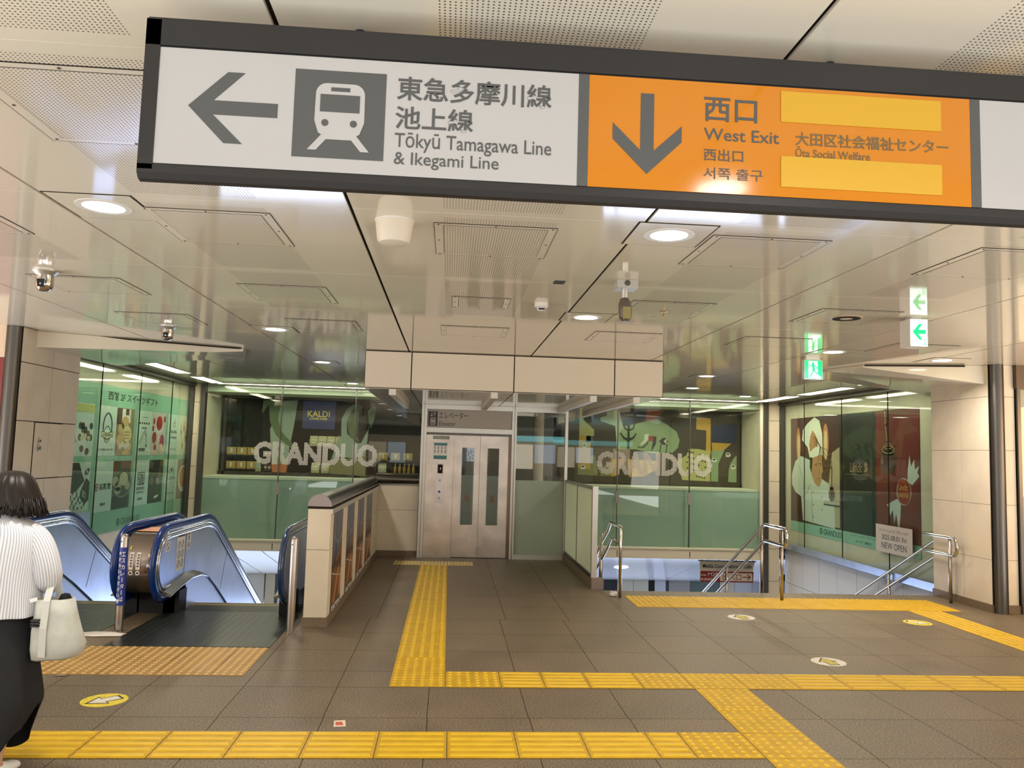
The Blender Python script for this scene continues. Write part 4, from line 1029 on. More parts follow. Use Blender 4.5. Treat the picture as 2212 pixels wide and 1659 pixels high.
YELP = M('tactile_worn', (206, 172, 74), .5, noise=.25, nscale=14)
tactile('short worn tactile bar across the floor before the lift', [(-.77, -.373, 11.92, 12.3, 'rib'), (-.373, .027, 11.92, 12.3, 'rib'), (.027, .41, 11.92, 12.3, 'rib')], YELP)
tl = [(2.15+.4*k, 2.15+.4*(k+1), y, y+.345, 'dots') for k in range(9) for y in (8.94, 9.285)] + [(5.75, 5.96, y, y+.345, 'dots') for y in (8.94, 9.285)]
tactile('wide yellow dotted tactile band along the top of the stairs', tl, YEL)
tactile('yellow ribbed tactile strip running from the stairs to the right edge', [(5.3, 5.7, 8.935-.4*(k+1), 8.935-.4*k, 'y') for k in range(6)], YEL)
tl = [(-1.68, -1.44, 6.1, 6.515, 'dots'), (-1.68, -1.44, 6.515, 6.925, 'dots')] + [(-1.68-.4*(k+1), -1.68-.4*k, a, b, 'dots') for k in range(7) for a, b in ((6.1, 6.515), (6.515, 6.925))]
tactile('tan dotted tactile field before the escalators', tl, TAN)

# floor stickers and litter
def arrow_sticker(x, y, ang, disc, arrow, lb, r=.142):
    pl = ground(.0006); g = G(); pl.disc(g, x, y, r, 0, .0008, n=40); t = tag(obj('floor_arrow_sticker', g, disc), lb, 'sticker', 'round arrow stickers on the floor')
    c, s = math.cos(ang), math.sin(ang)
    def q(pts, k): return [(x+(a*c-b*s)*k, y+(a*s+b*c)*k) for a, b in pts]
    A = [(.115, 0), (.0, .085), (.0, .042), (-.1, .042), (-.1, -.042), (0, -.042), (0, -.085)]
    g = G(); pl.poly(g, [(px, py) for px, py in q(A, 1.08)], .0008, .0005); obj('arrow_outline', g, M('sticker_black', (50, 48, 42), .6), t)
    g = G(); pl.poly(g, q([(.1, 0), (.008, .07), (.008, .034), (-.093, .034), (-.093, -.034), (.008, -.034), (.008, -.07)], 1), .0013, .0005); obj('arrow', g, arrow, t)
SYL = M('sticker_yellow', (214, 194, 52), .55, noise=.15, nscale=30); SWH = M('sticker_white', (214, 208, 196), .55, noise=.1, nscale=40); SOL = M('sticker_olive', (186, 170, 52), .55, noise=.1, nscale=40)
arrow_sticker(-2.18, 5.52, math.radians(222), SYL, SWH, 'yellow floor sticker with a white arrow near the woman')
arrow_sticker(3.163, 8.455, math.radians(98), SWH, SOL, 'white floor sticker with a yellow arrow near the top of the stairs')
arrow_sticker(3.245, 6.655, math.radians(95), SWH, SOL, 'white floor sticker with a yellow arrow closest to the viewer at right')
arrow_sticker(5.03, 8.30, math.radians(-35), SYL, SWH, 'yellow floor sticker with a white arrow at far right by the ribbed strip')
def rag(name, lb, cat, pts, h, mat):
    g = G(); n = len(pts); cx_ = sum(p[0] for p in pts)/n; cy_ = sum(p[1] for p in pts)/n
    R = []
    for f, z in ((1, .0065), (.92, h*.6), (.55, h*.9), (.2, h*.7)):
        R.append([(cx_+(p[0]-cx_)*f, cy_+(p[1]-cy_)*f, z+h*.45*math.sin(i*2.3+f*4)*(z > .007)) for i, p in enumerate(pts)])
    g.rings(R); return tag(obj(name, g, mat, smooth='all'), lb, cat)
PAP = M('paper_white', (222, 214, 206), .8)
rag('paper_rag', 'long crumpled white paper lying at the foot of the blue bollard', 'litter', [(-3.2, 7.27), (-3.0, 7.24), (-2.77, 7.26), (-2.76, 7.37), (-2.9, 7.40), (-3.05, 7.36), (-3.2, 7.40)], .02, PAP)
rag('tissue', 'small crumpled white tissue by the foot of the left handrail', 'litter', [(1.97, 9.6), (2.02, 9.55), (2.06, 9.58), (2.05, 9.66), (1.99, 9.68)], .055, PAP)
rag('paper_scrap', 'thin twisted scrap of paper on the floor beside the tan tactile field', 'litter', [(-2.76, 6.05), (-2.68, 6.06), (-2.66, 6.09), (-2.72, 6.085)], .008, M('scrap_grey', (150, 140, 122), .8))
g = G(); ground(.0005).poly(g, [(-.64, 5.03), (-.568, 5.04), (-.585, 5.15), (-.652, 5.14)], 0, .0008); fl = tag(obj('floor_label', g, M('label_cream', (220, 200, 180), .6)), 'small torn red and white label stuck on the floor near the front strip', 'sticker')
g = G(); ground(.0013).poly(g, [(-.632, 5.055), (-.585, 5.06), (-.60, 5.12), (-.64, 5.115)], 0, .0004); obj('label_print', g, M('label_red', (190, 84, 60), .6), fl)

# ================================================================== POSTERS AND LETTERING
def C(name, c, r=.5): return M('ink_'+name, c, r)
INK = C('dark', (40, 48, 46)); CARD = C('card', (206, 226, 214)); PHOTO_DARK = C('photo_dark', (44, 40, 38))
# ---- left: sweets advertisement
P5 = leftw(-5.219)
ad = thing('advertising_panel', 'green sweets advertisement with eight picture cards behind the left glass wall', 'poster', (-5.21, 14, .28))
g = G(); P5.rect(g, 11.3, 16.6, .28, 2.53, 0, .004); film = obj('film', g, M('ad_green', (150, 198, 172), .4), ad)
d = .0045
wr(film, [('西館 2F スイーツギフト', 12.56, 14.63, 2.31, 2.447, .016)], INK, P5, d)
def card(a, m, b, v0, v1, lb):
    g = G(); P5.rect(g, a, b, v0, v1, d, .001); o = obj('card', g, CARD, ad); o['label'] = lb; return o
def pic(o, a, b, v0, v1, col, nm):
    g = G(); P5.rect(g, a, b, v0, v1, d+.0015, .001); return obj('photo', g, C(nm, col), o)
dd = d+.003
def blob(o, nm, items, col, layer=0):
    g = G()
    for it in items:
        if it[0] == 'd': P5.disc(g, it[1], it[2], it[3], dd+.0012*layer, .001, n=20, rv=it[4] if len(it) > 4 else None)
        elif it[0] == 'r': P5.rect(g, *it[1:5], dd+.0012*layer, .001)
        elif it[0] == 'p': P5.poly(g, it[1], dd+.0012*layer, .001)
        elif it[0] == 'l': P5.line(g, it[1], it[2], dd+.0012*layer, .001)
        elif it[0] == 'o': P5.ring(g, it[1], it[2], it[3], it[5], dd+.0012*layer, .001, rv=it[4])
    return obj(nm, g, col, o)
V0, V1, W0, W1 = 1.455, 2.21, .61, 1.37
c = card(11.3, 0, 12.13, V0, V1, 'card with a bowl of chocolates'); 
blob(c, 'backdrop', [('r', 11.3, 12.12, 2.08, 2.2)], C('lime', (190, 196, 120))); blob(c, 'bowl', [('d', 11.82, 1.79, .27, .2)], C('bowl', (214, 226, 218)))
blob(c, 'sweets', [('d', 11.7+.085*(k % 5), 1.72+.055*((k*3) % 4), .055, .05) for k in range(10)] + [('d', 11.78, 1.56, .06, .05), ('d', 11.95, 1.52, .06, .05)], C('cocoa', (84, 70, 58)), 1)
blob(c, 'sweets', [('d', 11.76+.11*k, 1.71+.03*(k % 2), .05, .04) for k in range(3)], C('cream_sweet', (206, 200, 160)), 2)
c = card(12.26, 12.92, 13.61, V0, V1, 'card with an oval emblem and cookies')
blob(c, 'emblem', [('o', 12.6, 1.9, .17, .215, .018), ('o', 12.6, 1.9, .145, .19, .008), ('o', 12.6, 1.78, .12, .13, .014)], INK)
blob(c, 'ribbon', [('p', [(12.39, 1.74), (12.6, 1.71), (12.81, 1.745), (12.8, 1.83), (12.6, 1.80), (12.4, 1.83)])], INK, 1); blob(c, 'ribbon_face', [('p', [(12.4, 1.75), (12.6, 1.72), (12.8, 1.755), (12.79, 1.82), (12.6, 1.79), (12.41, 1.82)])], C('ribbon', (206, 206, 150)), 2)
wr(c, [('ステラおばさんのクッキー', 12.43, 12.77, 1.745, 1.795, .02)], INK, P5, dd+.004); wr(c, [('ステラおばさんのクッキー', 12.33, 12.87, 1.53, 1.57, .004)], INK, P5, dd)
ph = pic(c, 12.92, 13.61, V0, V1, (150, 126, 96), 'biscuit_ground'); blob(c, 'milk', [('r', 13.12, 13.45, 1.98, 2.2)], C('milk', (226, 226, 214)))
blob(c, 'jar', [('r', 12.93, 13.1, 1.95, 2.2), ('r', 13.25, 13.38, 2.1, 2.2)], C('jar', (84, 40, 34)), 1)
blob(c, 'cookies', [('d', 13.1, 1.88, .12, .1), ('d', 13.25, 1.97, .14, .11), ('d', 13.08, 1.7, .13, .1), ('d', 13.4, 1.6, .14, .07), ('d', 13.33, 1.5, .15, .035)], C('cookie', (202, 166, 110)), 1)
blob(c, 'cookies', [('d', 13.35, 1.80, .17, .13)], C('cookie_pale', (220, 196, 136)), 2); blob(c, 'chips', [('d', 13.25+.06*(k % 4), 1.73+.05*(k//4), .012) for k in range(12)], INK, 3)
blob(c, 'wafers', [('d', 13.1+.1*k, 1.6+.03*(k % 2), .06, .045) for k in range(4)], C('wafer', (206, 196, 184)), 2)
c = card(13.74, 14.41, 15.09, V0, V1, 'card with a hand sketch and a red teacup')
blob(c, 'sketch', [('l', [(13.85, 1.66), (14.06, 1.84), (14.15, 1.8), (14.2, 1.7), (14.2, 1.66)], .008), ('l', [(13.87, 1.64), (14.02, 1.75)], .008), ('l', [(14.06, 1.84), (14.12, 1.9), (14.18, 1.78)], .008), ('l', [(13.98, 2.1), (14.18, 2.1)], .008), ('d', 14.19, 1.62, .02, .03)] + [('r', 13.84+.1*k, 13.89+.1*k, 1.98, 2.015) for k in range(5)] + [('r', 13.95+.06*k, 13.99+.06*k, 1.905, 1.93) for k in range(4)] + [('r', 13.88+.07*k, 13.93+.07*k, 1.525, 1.575) for k in range(4)], INK)
pic(c, 14.41, 15.09, V0, V1, (206, 196, 190), 'pale_table'); blob(c, 'plate', [('d', 14.76, 1.98, .19, .17)], C('plate', (224, 224, 216)))
blob(c, 'tea', [('d', 14.76, 2.02, .15, .13)], C('tea', (178, 40, 44)), 1); blob(c, 'berries', [('d', 14.5, 2.05, .04, .06), ('d', 14.47, 1.92, .04, .05), ('d', 15.02, 2.1, .05, .06), ('d', 14.55, 1.76, .1, .1), ('d', 14.93, 1.7, .11, .12), ('d', 14.6, 1.58, .06, .07)], C('berry', (170, 52, 56)), 1)
blob(c, 'macarons', [('d', 14.75, 1.74, .07, .1), ('d', 14.9, 1.58, .08, .08), ('d', 14.6, 1.5, .12, .04), ('d', 14.78, 1.6, .05, .08)], C('macaron', (226, 206, 178)), 2)
c = card(15.2, 15.87, 16.53, V0, V1, 'card with ice cream cones')
blob(c, 'emblem', [('o', 15.54, 2.02, .06, .045, .01), ('l', [(15.54, 2.06), (15.58, 2.13)], .012)], INK); wr(c, [('Belle', 15.38, 15.7, 1.86, 1.92, .0), ('plage', 15.38, 15.7, 1.75, 1.81, .0), ('ベルプラージュ', 15.36, 15.72, 1.54, 1.575, .0)], INK, P5, dd)
pic(c, 15.87, 16.53, V0, V1, (214, 214, 190), 'ivory'); cones = [(15.95, 1.95), (16.1, 2.03), (16.05, 1.7), (16.22, 1.85), (16.4, 1.95), (16.33, 1.66)]
blob(c, 'cones', [('p', [(u-.055, v), (u, v-.17), (u+.055, v)]) for u, v in cones], C('cone', (116, 84, 62))); blob(c, 'scoops', [('d', u, v+.03, .055, .065) for u, v in cones], C('scoop', (206, 184, 140)), 1)
c = card(11.3, 0, 12.13, W0+.05, W1, 'card with dark chocolate cakes')
blob(c, 'cakes', [('p', [(11.3, 1.36), (11.75, 1.36), (11.95, 1.1), (11.7, .95), (11.3, .92)]), ('p', [(11.85, .95), (12.0, 1.14), (12.12, 1.08), (12.12, .82), (12.0, .76), (11.83, .87)])], PHOTO_DARK)
blob(c, 'crumbs', [('d', 11.5+.06*(k % 9), .72+.035*((k*5) % 7), .018, .02) for k in range(24)] + [('d', 11.95+.04*(k % 4), 1.2+.03*(k//3), .015, .02) for k in range(8)], C('crumb', (72, 58, 48)), 1); blob(c, 'cut_face', [('p', [(11.9, .98), (12.02, .93), (12.02, .84), (11.9, .88)])], C('cut', (150, 160, 150)), 1)
c = card(12.26, 12.92, 13.61, W0, W1, 'card of rice crackers on a dark plate')
blob(c, 'seal', [('d', 12.37, .985, .055, .06)], C('seal', (150, 60, 56))); blob(c, 'seal_mark', [('o', 12.37, .985, .035, .04, .012)], CARD, 1)
wr(c, [('桂新堂', 12.46, 12.86, .94, 1.04, .02), ('桂新堂', 12.52, 12.7, .70, .745, .01)], INK, P5, dd)
pic(c, 12.92, 13.61, W0, W1, (92, 88, 78), 'stone'); blob(c, 'cloth', [('r', 12.93, 13.05, 1.2, 1.365)], C('rust', (126, 66, 34))); blob(c, 'dark_table', [('r', 12.93, 13.6, .62, .82)], PHOTO_DARK)
blob(c, 'plate_rim', [('d', 13.3, 1.0, .36, .22)], C('rim', (120, 122, 114)), 1); blob(c, 'plate', [('d', 13.3, 1.01, .33, .2)], C('plate_dark', (60, 62, 58)), 2)
blob(c, 'crackers', [('d', 13.02, 1.05, .11, .08), ('d', 13.13, .97, .12, .08), ('d', 13.5, .97, .1, .07), ('d', 13.12, .9, .12, .06)], C('cracker', (176, 166, 136)), 3); blob(c, 'crackers', [('d', 13.33, 1.08, .17, .11)], C('cracker_pale', (196, 186, 152)), 4)
c = card(13.74, 14.41, 15.09, W0, W1, 'card with a black square emblem')
blob(c, 'emblem', [('r', 13.92, 14.22, .95, 1.17)], INK); blob(c, 'emblem_strokes', [('r', 13.94, 14.2, 1.135, 1.15), ('r', 13.94, 13.98, .97, 1.05), ('r', 14.03, 14.05, .97, 1.12), ('r', 14.09, 14.11, .97, 1.1), ('r', 14.15, 14.18, .98, 1.13), ('r', 13.95, 14.0, 1.07, 1.12)], CARD, 1)
blob(c, 'emblem_lines', [('r', 13.9+.05*k, 13.925+.05*k, .87, .92) for k in range(7)] + [('r', 13.9, 14.22, .835, .842), ('r', 13.9, 14.22, .815, .822)] + [('r', 13.98+.05*k, 14.015+.05*k, .70, .735) for k in range(4)], INK)
pic(c, 14.41, 15.09, W0, W1, (44, 42, 42), 'night'); blob(c, 'cakes', [('d', 14.55, 1.0, .1, .07), ('d', 14.85, .98, .09, .07), ('p', [(14.85, 1.05), (14.95, 1.28), (15.02, 1.05)])], C('sponge', (110, 92, 66))); blob(c, 'spoon', [('p', [(14.72, .72), (14.9, .75), (14.9, .71), (14.72, .685)])], C('bright', (236, 236, 228)), 1)
c = card(15.2, 15.87, 16.53, W0, W1, 'card with a round baked tart')
blob(c, 'emblem', [('l', [(15.4, 1.1), (15.47, 1.18), (15.56, 1.2), (15.64, 1.16), (15.68, 1.1)], .012), ('d', 15.55, 1.16, .03, .025), ('l', [(15.56, 1.18), (15.6, 1.23)], .01)], INK); wr(c, [('りんごとバター。', 15.3, 15.82, .99, 1.05, .0), ('りんごとバター', 15.36, 15.72, .72, .75, .0)], INK, P5, dd)
pic(c, 15.87, 16.53, W0, W1, (130, 126, 110), 'linen'); blob(c, 'plate', [('d', 16.2, .99, .27, .26)], C('plate', (224, 224, 216))); blob(c, 'tart', [('d', 16.22, 1.02, .22, .2)], C('tart', (178, 120, 66)), 1)
blob(c, 'slices', [('l', [(16.22+.04*math.cos(k), 1.02+.04*math.sin(k)), (16.22+.19*math.cos(k), 1.02+.17*math.sin(k))], .03) for k in [i*.52 for i in range(12)]], C('apple', (206, 156, 88)), 2)
TEALT = C('store_teal', (38, 66, 66))
def store_mark(par, pl, u, v, r, sgn, d, col, hole):
    g = G(); pl.disc(g, u, v, r, d, .001); o = obj('store_emblem', g, col, par)
    g = G(); pl.ring(g, u, v, r*.62, r*.14, d+.001, .001); pl.line(g, [(u-sgn*r*.15, v-r*.3), (u, v+r*.35), (u+sgn*r*.2, v-r*.1)], r*.16, d+.001, .001); obj('emblem_ring', g, hole, par)
store_mark(film, P5, 13.24, .398, .062, 1, d, TEALT, C('card2', (150, 186, 166))); wr(film, [('GRANDUO', 13.34, 14.12, .345, .455, .0)], TEALT, P5, d)

# ---- right: chocolate advertisement
P7 = RightW(7.018)
ad = thing('advertising_panel', 'large dark chocolate advertisement with a chef and a red sweet behind the right glass wall', 'poster', (7.01, 13.7, .26))
g = G(); P7.rect(g, 11.45, 15.985, .272, 2.54, 0, .004); bd = obj('board', g, C('ad_black', (26, 25, 22), .4), ad)
d = .0045
def lay(par, nm, col, fn, k=0): g = G(); fn(g, d+.0012*k); return obj(nm, g, col, par)
ph = lay(ad, 'photo', C('oxblood', (70, 30, 22)), lambda g, e: P7.rect(g, 13.9, 15.98, .47, 2.538, e)); ph['label'] = 'photo of a chef in a white hat with a whisk'
lay(ph, 'glow', C('flame', (190, 120, 78)), lambda g, e: (P7.disc(g, 15.62, 2.0, .10, e, rv=.35), P7.disc(g, 14.45, 2.05, .12, e, rv=.34)), 1)
lay(ph, 'glow', C('flame_core', (226, 196, 150)), lambda g, e: (P7.disc(g, 15.6, 1.95, .06, e, rv=.26), P7.disc(g, 14.45, 2.0, .07, e, rv=.27)), 2)
lay(ph, 'wall', C('warm_wall', (178, 160, 132)), lambda g, e: P7.poly(g, [(13.92, .5), (13.92, 1.95), (14.2, 1.85), (14.36, 1.2), (14.3, .5)], e), 1)
SHIRTC = C('chef_white', (206, 210, 196)); HATC = C('chef_hat', (222, 222, 206))
lay(ph, 'jacket', SHIRTC, lambda g, e: P7.poly(g, [(15.5, 1.78), (15.75, 1.68), (15.93, 1.4), (15.92, 1.2), (15.75, 1.05), (15.5, .98), (15.42, .52), (14.1, .47), (14.12, 1.0), (14.35, 1.28), (14.7, 1.38), (15.0, 1.42), (15.1, 1.7)], e), 3)
lay(ph, 'jacket_fold', C('chef_shade', (168, 174, 158)), lambda g, e: (P7.line(g, [(15.45, .95), (15.2, 1.1), (15.0, 1.35)], .025, e), P7.line(g, [(15.05, 1.2), (15.0, .5)], .03, e), P7.line(g, [(15.6, 1.6), (15.4, 1.3), (15.4, 1.05)], .02, e)), 4)
lay(ph, 'buttons', C('button', (120, 116, 100)), lambda g, e: [P7.disc(g, 14.96, v, .018, e) for v in (.62, .85, 1.08)] + [P7.disc(g, 14.6, v, .018, e) for v in (.78, 1.02)], 4)
lay(ph, 'hat', HATC, lambda g, e: P7.poly(g, [(14.95, 1.73), (15.1, 1.72), (15.2, 1.95), (15.45, 2.1), (15.4, 2.3), (15.2, 2.42), (14.9, 2.53), (14.7, 2.46), (14.58, 2.2), (14.57, 1.8), (14.75, 1.72)], e), 4)
SK = C('chef_skin', (178, 128, 92))
lay(ph, 'face', SK, lambda g, e: P7.poly(g, [(15.02, 1.74), (14.6, 1.82), (14.58, 1.6), (14.55, 1.5), (14.6, 1.46), (14.62, 1.3), (14.72, 1.2), (14.9, 1.26), (15.02, 1.42), (15.08, 1.6)], e), 5)
lay(ph, 'hair', C('chef_hair', (52, 36, 26)), lambda g, e: (P7.poly(g, [(15.1, 1.76), (14.98, 1.75), (15.0, 1.6), (15.04, 1.46), (15.1, 1.55)], e), P7.line(g, [(14.88, 1.62), (14.78, 1.635)], .016, e), P7.line(g, [(14.68, 1.65), (14.61, 1.645)], .014, e), P7.disc(g, 14.83, 1.59, .02, e, rv=.012), P7.disc(g, 14.65, 1.61, .016, e, rv=.011)), 6)
lay(ph, 'mouth', C('chef_lip', (128, 74, 60)), lambda g, e: (P7.line(g, [(14.8, 1.35), (14.68, 1.365)], .016, e), P7.line(g, [(14.73, 1.6), (14.68, 1.47), (14.73, 1.445)], .012, e)), 6)
lay(ph, 'collar', SHIRTC, lambda g, e: P7.poly(g, [(15.05, 1.42), (14.9, 1.2), (14.66, 1.14), (14.7, 1.07), (15.0, 1.1), (15.15, 1.3)], e), 7)
lay(ph, 'hand', SK, lambda g, e: (P7.poly(g, [(15.12, 1.98), (15.08, 2.15), (14.98, 2.28), (14.86, 2.2), (14.76, 2.08), (14.78, 1.98), (14.95, 1.93), (15.08, 1.86)], e), ), 7)
lay(ph, 'fingers', C('finger_line', (122, 78, 52)), lambda g, e: [P7.line(g, [(15.0-.03*k, 2.16-.045*k), (14.85-.02*k, 2.12-.05*k), (14.8-.01*k, 2.04-.03*k)], .012, e) for k in range(4)], 8)
lay(ph, 'whisk', C('whisk_brown', (96, 64, 40)), lambda g, e: (P7.line(g, [(14.88, 2.15), (14.66, 1.96)], .03, e), *[P7.line(g, [(14.66, 1.96), (14.4+.09*k, 1.9-.06*k), (14.22+.05*k, 1.7-.03*k), (14.2, 1.55)], .01, e) for k in range(5)], P7.line(g, [(14.2, 1.6), (14.215, 1.2)], .022, e)), 8)
CHO = C('chocolate', (74, 42, 26)); GLO = C('chocolate_glint', (168, 130, 86))
lay(ph, 'chocolate', CHO, lambda g, e: (P7.disc(g, 14.215, 1.08, .11, e, rv=.12), P7.disc(g, 14.21, 1.2, .07, e, rv=.03)), 9); lay(ph, 'glint', GLO, lambda g, e: P7.line(g, [(14.27, 1.15), (14.28, 1.05)], .02, e), 10)
lay(ph, 'table', C('table_pale', (186, 180, 160)), lambda g, e: P7.rect(g, 13.91, 14.52, .9, .955, e), 8); lay(ph, 'table_edge', PHOTO_DARK, lambda g, e: P7.rect(g, 13.91, 14.52, .875, .9, e), 8)
red = lay(ad, 'red_panel', C('ad_red', (112, 24, 20), .4), lambda g, e: P7.rect(g, 11.455, 12.68, .47, 2.538, e)); red['label'] = 'red panel with poured chocolate and a wrapped sweet'
lay(red, 'pour', CHO, lambda g, e: P7.line(g, [(12.38, 2.53), (12.37, 2.3), (12.32, 2.05), (12.31, 1.9)], .09, e), 1); lay(red, 'pour_glint', GLO, lambda g, e: P7.line(g, [(12.4, 2.52), (12.39, 2.3), (12.345, 2.05)], .025, e), 2)
lay(red, 'truffle', CHO, lambda g, e: (P7.disc(g, 12.31, 1.7, .24, e, rv=.2), P7.disc(g, 12.31, 1.88, .2, e, rv=.08), P7.disc(g, 12.31, 1.95, .14, e, rv=.06)), 1)
lay(red, 'truffle_glint', GLO, lambda g, e: (P7.ring(g, 12.31, 1.9, .19, .02, e, rv=.07), P7.ring(g, 12.31, 1.955, .13, .016, e, rv=.05), P7.line(g, [(12.49, 1.78), (12.5, 1.68)], .025, e)), 2)
WRP = C('wrapper_silver', (196, 206, 200)); RED2 = C('wrapper_red', (150, 34, 24), .35)
lay(red, 'wrapper_end', WRP, lambda g, e: (P7.poly(g, [(11.78, 1.42), (11.66, 1.36), (11.47, 1.5), (11.52, 1.55), (11.47, 1.66), (11.58, 1.6), (11.6, 1.75), (11.68, 1.64), (11.72, 1.82), (11.77, 1.6)], e), P7.poly(g, [(11.97, 1.08), (12.08, 1.13), (12.38, 1.02), (12.3, .97), (12.28, .85), (12.2, .95), (12.16, .74), (12.1, .9), (12.03, .6), (11.99, .85)], e)), 1)
lay(red, 'sweet', RED2, lambda g, e: P7.poly(g, [(11.885+.19*math.cos(a)*.94+.02*math.sin(a), 1.25+.2*math.sin(a)) for a in [2*PI*k/28 for k in range(28)]], e), 2); lay(red, 'sweet_rim', WRP, lambda g, e: P7.ring(g, 11.885, 1.25, .2, .012, e, rv=.21), 1)
GLD = C('gold', (186, 152, 84), .35)
g = G(); P7.text(g, 'Lindt', 12.02, 11.76, 1.27, 1.37, d+.004, slant=-.3); P7.text(g, 'LINDOR', 12.04, 11.74, 1.16, 1.22, d+.004, bold=.02, slant=-.3); obj('lettering', g, GLD, red)
DG = C('dull_gold', (134, 112, 70), .4)
g = G(); P7.text(g, 'Lindt', 13.56, 13.14, 1.51, 1.68, d, slant=.18); obj('lettering', g, DG, bd)
lay(bd, 'rule', DG, lambda g, e: P7.rect(g, 12.87, 13.7, 1.47, 1.478, e)); lay(bd, 'crest', DG, lambda g, e: (P7.poly(g, [(13.08, 1.52), (13.03, 1.6), (13.06, 1.66), (13.0, 1.7), (12.98, 1.62), (12.95, 1.56), (13.0, 1.52)], e), P7.line(g, [(13.08, 1.62), (12.94, 1.66)], .015, e)))
g = G(); P7.text(g, 'MAÎTRE CHOCOLATIER SUISSE', 13.66, 12.92, 1.39, 1.425, d); P7.text(g, 'DEPUIS 1845', 13.42, 13.1, 1.33, 1.36, d); obj('small_lettering', g, C('faint_gold', (78, 68, 46)), bd)
lb_ = lay(ad, 'green_band', C('band_green', (150, 194, 170)), lambda g, e: P7.rect(g, 11.452, 15.984, .272, .468, e)); 
store_mark(lb_, P7, 14.65, .378, .062, -1, d+.0013, TEALT, C('band_green2', (150, 194, 170)))
g = G(); P7.text(g, 'GRANDUO', 14.55, 13.87, .32, .43, d+.0013, bold=.02); obj('store_lettering', g, TEALT, lb_)
g = G(); P7.text(g, 'リンツ ショコラ ブティック', 13.53, 12.70, .405, .452, d+.0013, bold=.004); P7.text(g, '当フロア 西館 2F', 13.37, 12.85, .312, .36, d+.0013, bold=.008); obj('lettering', g, INK, lb_)
PN = RightW(6.954)
nt = thing('notice_sign', 'beige notice reading NEW OPEN stuck on the right glass over the chocolate advertisement', 'sign', (6.95, 12.08, .27))
g = G(); PN.rect(g, 11.57, 12.6, .275, .705, 0, .003); nb = obj('board', g, C('notice_beige', (178, 166, 148)), nt)
g = G(); PN.text(g, 'リンツ ショコラ ブティック', 12.49, 11.69, .59, .645, .003, bold=.002); PN.text(g, '2025.08.01 Fri', 12.43, 11.73, .475, .555, .003, bold=.004); PN.text(g, 'NEW OPEN', 12.43, 11.73, .335, .435, .003, bold=.002); obj('lettering', g, INK, nb)

# ---- posters on the low wall
PW = leftw(-1.0995)
for k, (a, b) in enumerate(((7.95, 8.62), (9.01, 9.66), (10.03, 10.75), (11.06, 11.85))):
    w = b-a; o_ = ('first', 'second', 'third', 'last')[k]
    t = thing('event_poster', 'blue and bronze poster strip on the low wall, %s counting from the viewer' % o_, 'poster', (-1.1, a+w/2, .06), 'poster strips on the low wall')
    g = G(); PW.rect(g, a, b, .05, 1.09, 0, .0015); sh = obj('sheet', g, C('poster_navy', (50, 56, 72), .3), t)
    e = .002
    g = G()
    for f, c0 in ((.08, 1), (.5, 1), (.8, 1)): PW.rect(g, a+w*f, a+w*(f+.1), .62, 1.085, e, .0006)
    obj('curtain_fold', g, C('poster_steel', (92, 100, 118), .3), sh)
    g = G(); PW.rect(g, a+w*.3, a+w*.42, .6, 1.085, e, .0006); obj('curtain_fold', g, C('poster_blue', (44, 58, 104), .3), sh)
    g = G(); PW.poly(g, [(a, .05), (b, .05), (b, .68), (a+w*.7, .64), (a+w*.4, .6), (a, .5)], e+.0008, .0006); obj('bronze_ground', g, C('poster_bronze', (112, 76, 50), .35), sh)
    g = G(); PW.poly(g, [(a+w*.1, .1), (a+w*.3, .1), (a+w*.75, .45), (a+w*.6, .47)], e+.0016, .0006); PW.poly(g, [(a+w*.75, .15), (b, .2), (b, .45), (a+w*.8, .4)], e+.0016, .0006); obj('bronze_highlight', g, C('poster_copper', (186, 124, 72), .3), sh)
    g = G()
    for q in range(7): PW.disc(g, a+w*(.1+.13*q), .5+.02*(q % 3), w*.05, e+.0016, .0006, rv=.05)
    obj('dark_figures', g, C('poster_umber', (62, 42, 34)), sh)
    g = G(); PW.line(g, [(a+w*.05, .83), (a+w*.5, .72), (b-w*.05, .78)], .008, e+.0022, .0006); PW.line(g, [(a+w*.25, .7), (a+w*.25, .95)], .006, e+.0022, .0006); PW.line(g, [(a+w*.02, .46), (a+w*.55, .40), (b, .36)], .01, e+.0022, .0006); obj('light_line', g, C('poster_pale', (196, 188, 176)), sh)
    g = G(); PW.rect(g, a, b, .05, .15, e+.0022, .0006); obj('title_band', g, PHOTO_DARK, sh)
    g = G(); PW.text(g, 'FUNCTION', a+w*.06, b-w*.06, .062, .14, e+.003, bold=.03, t=.0006); obj('lettering', g, C('poster_white', (220, 214, 204)), sh)

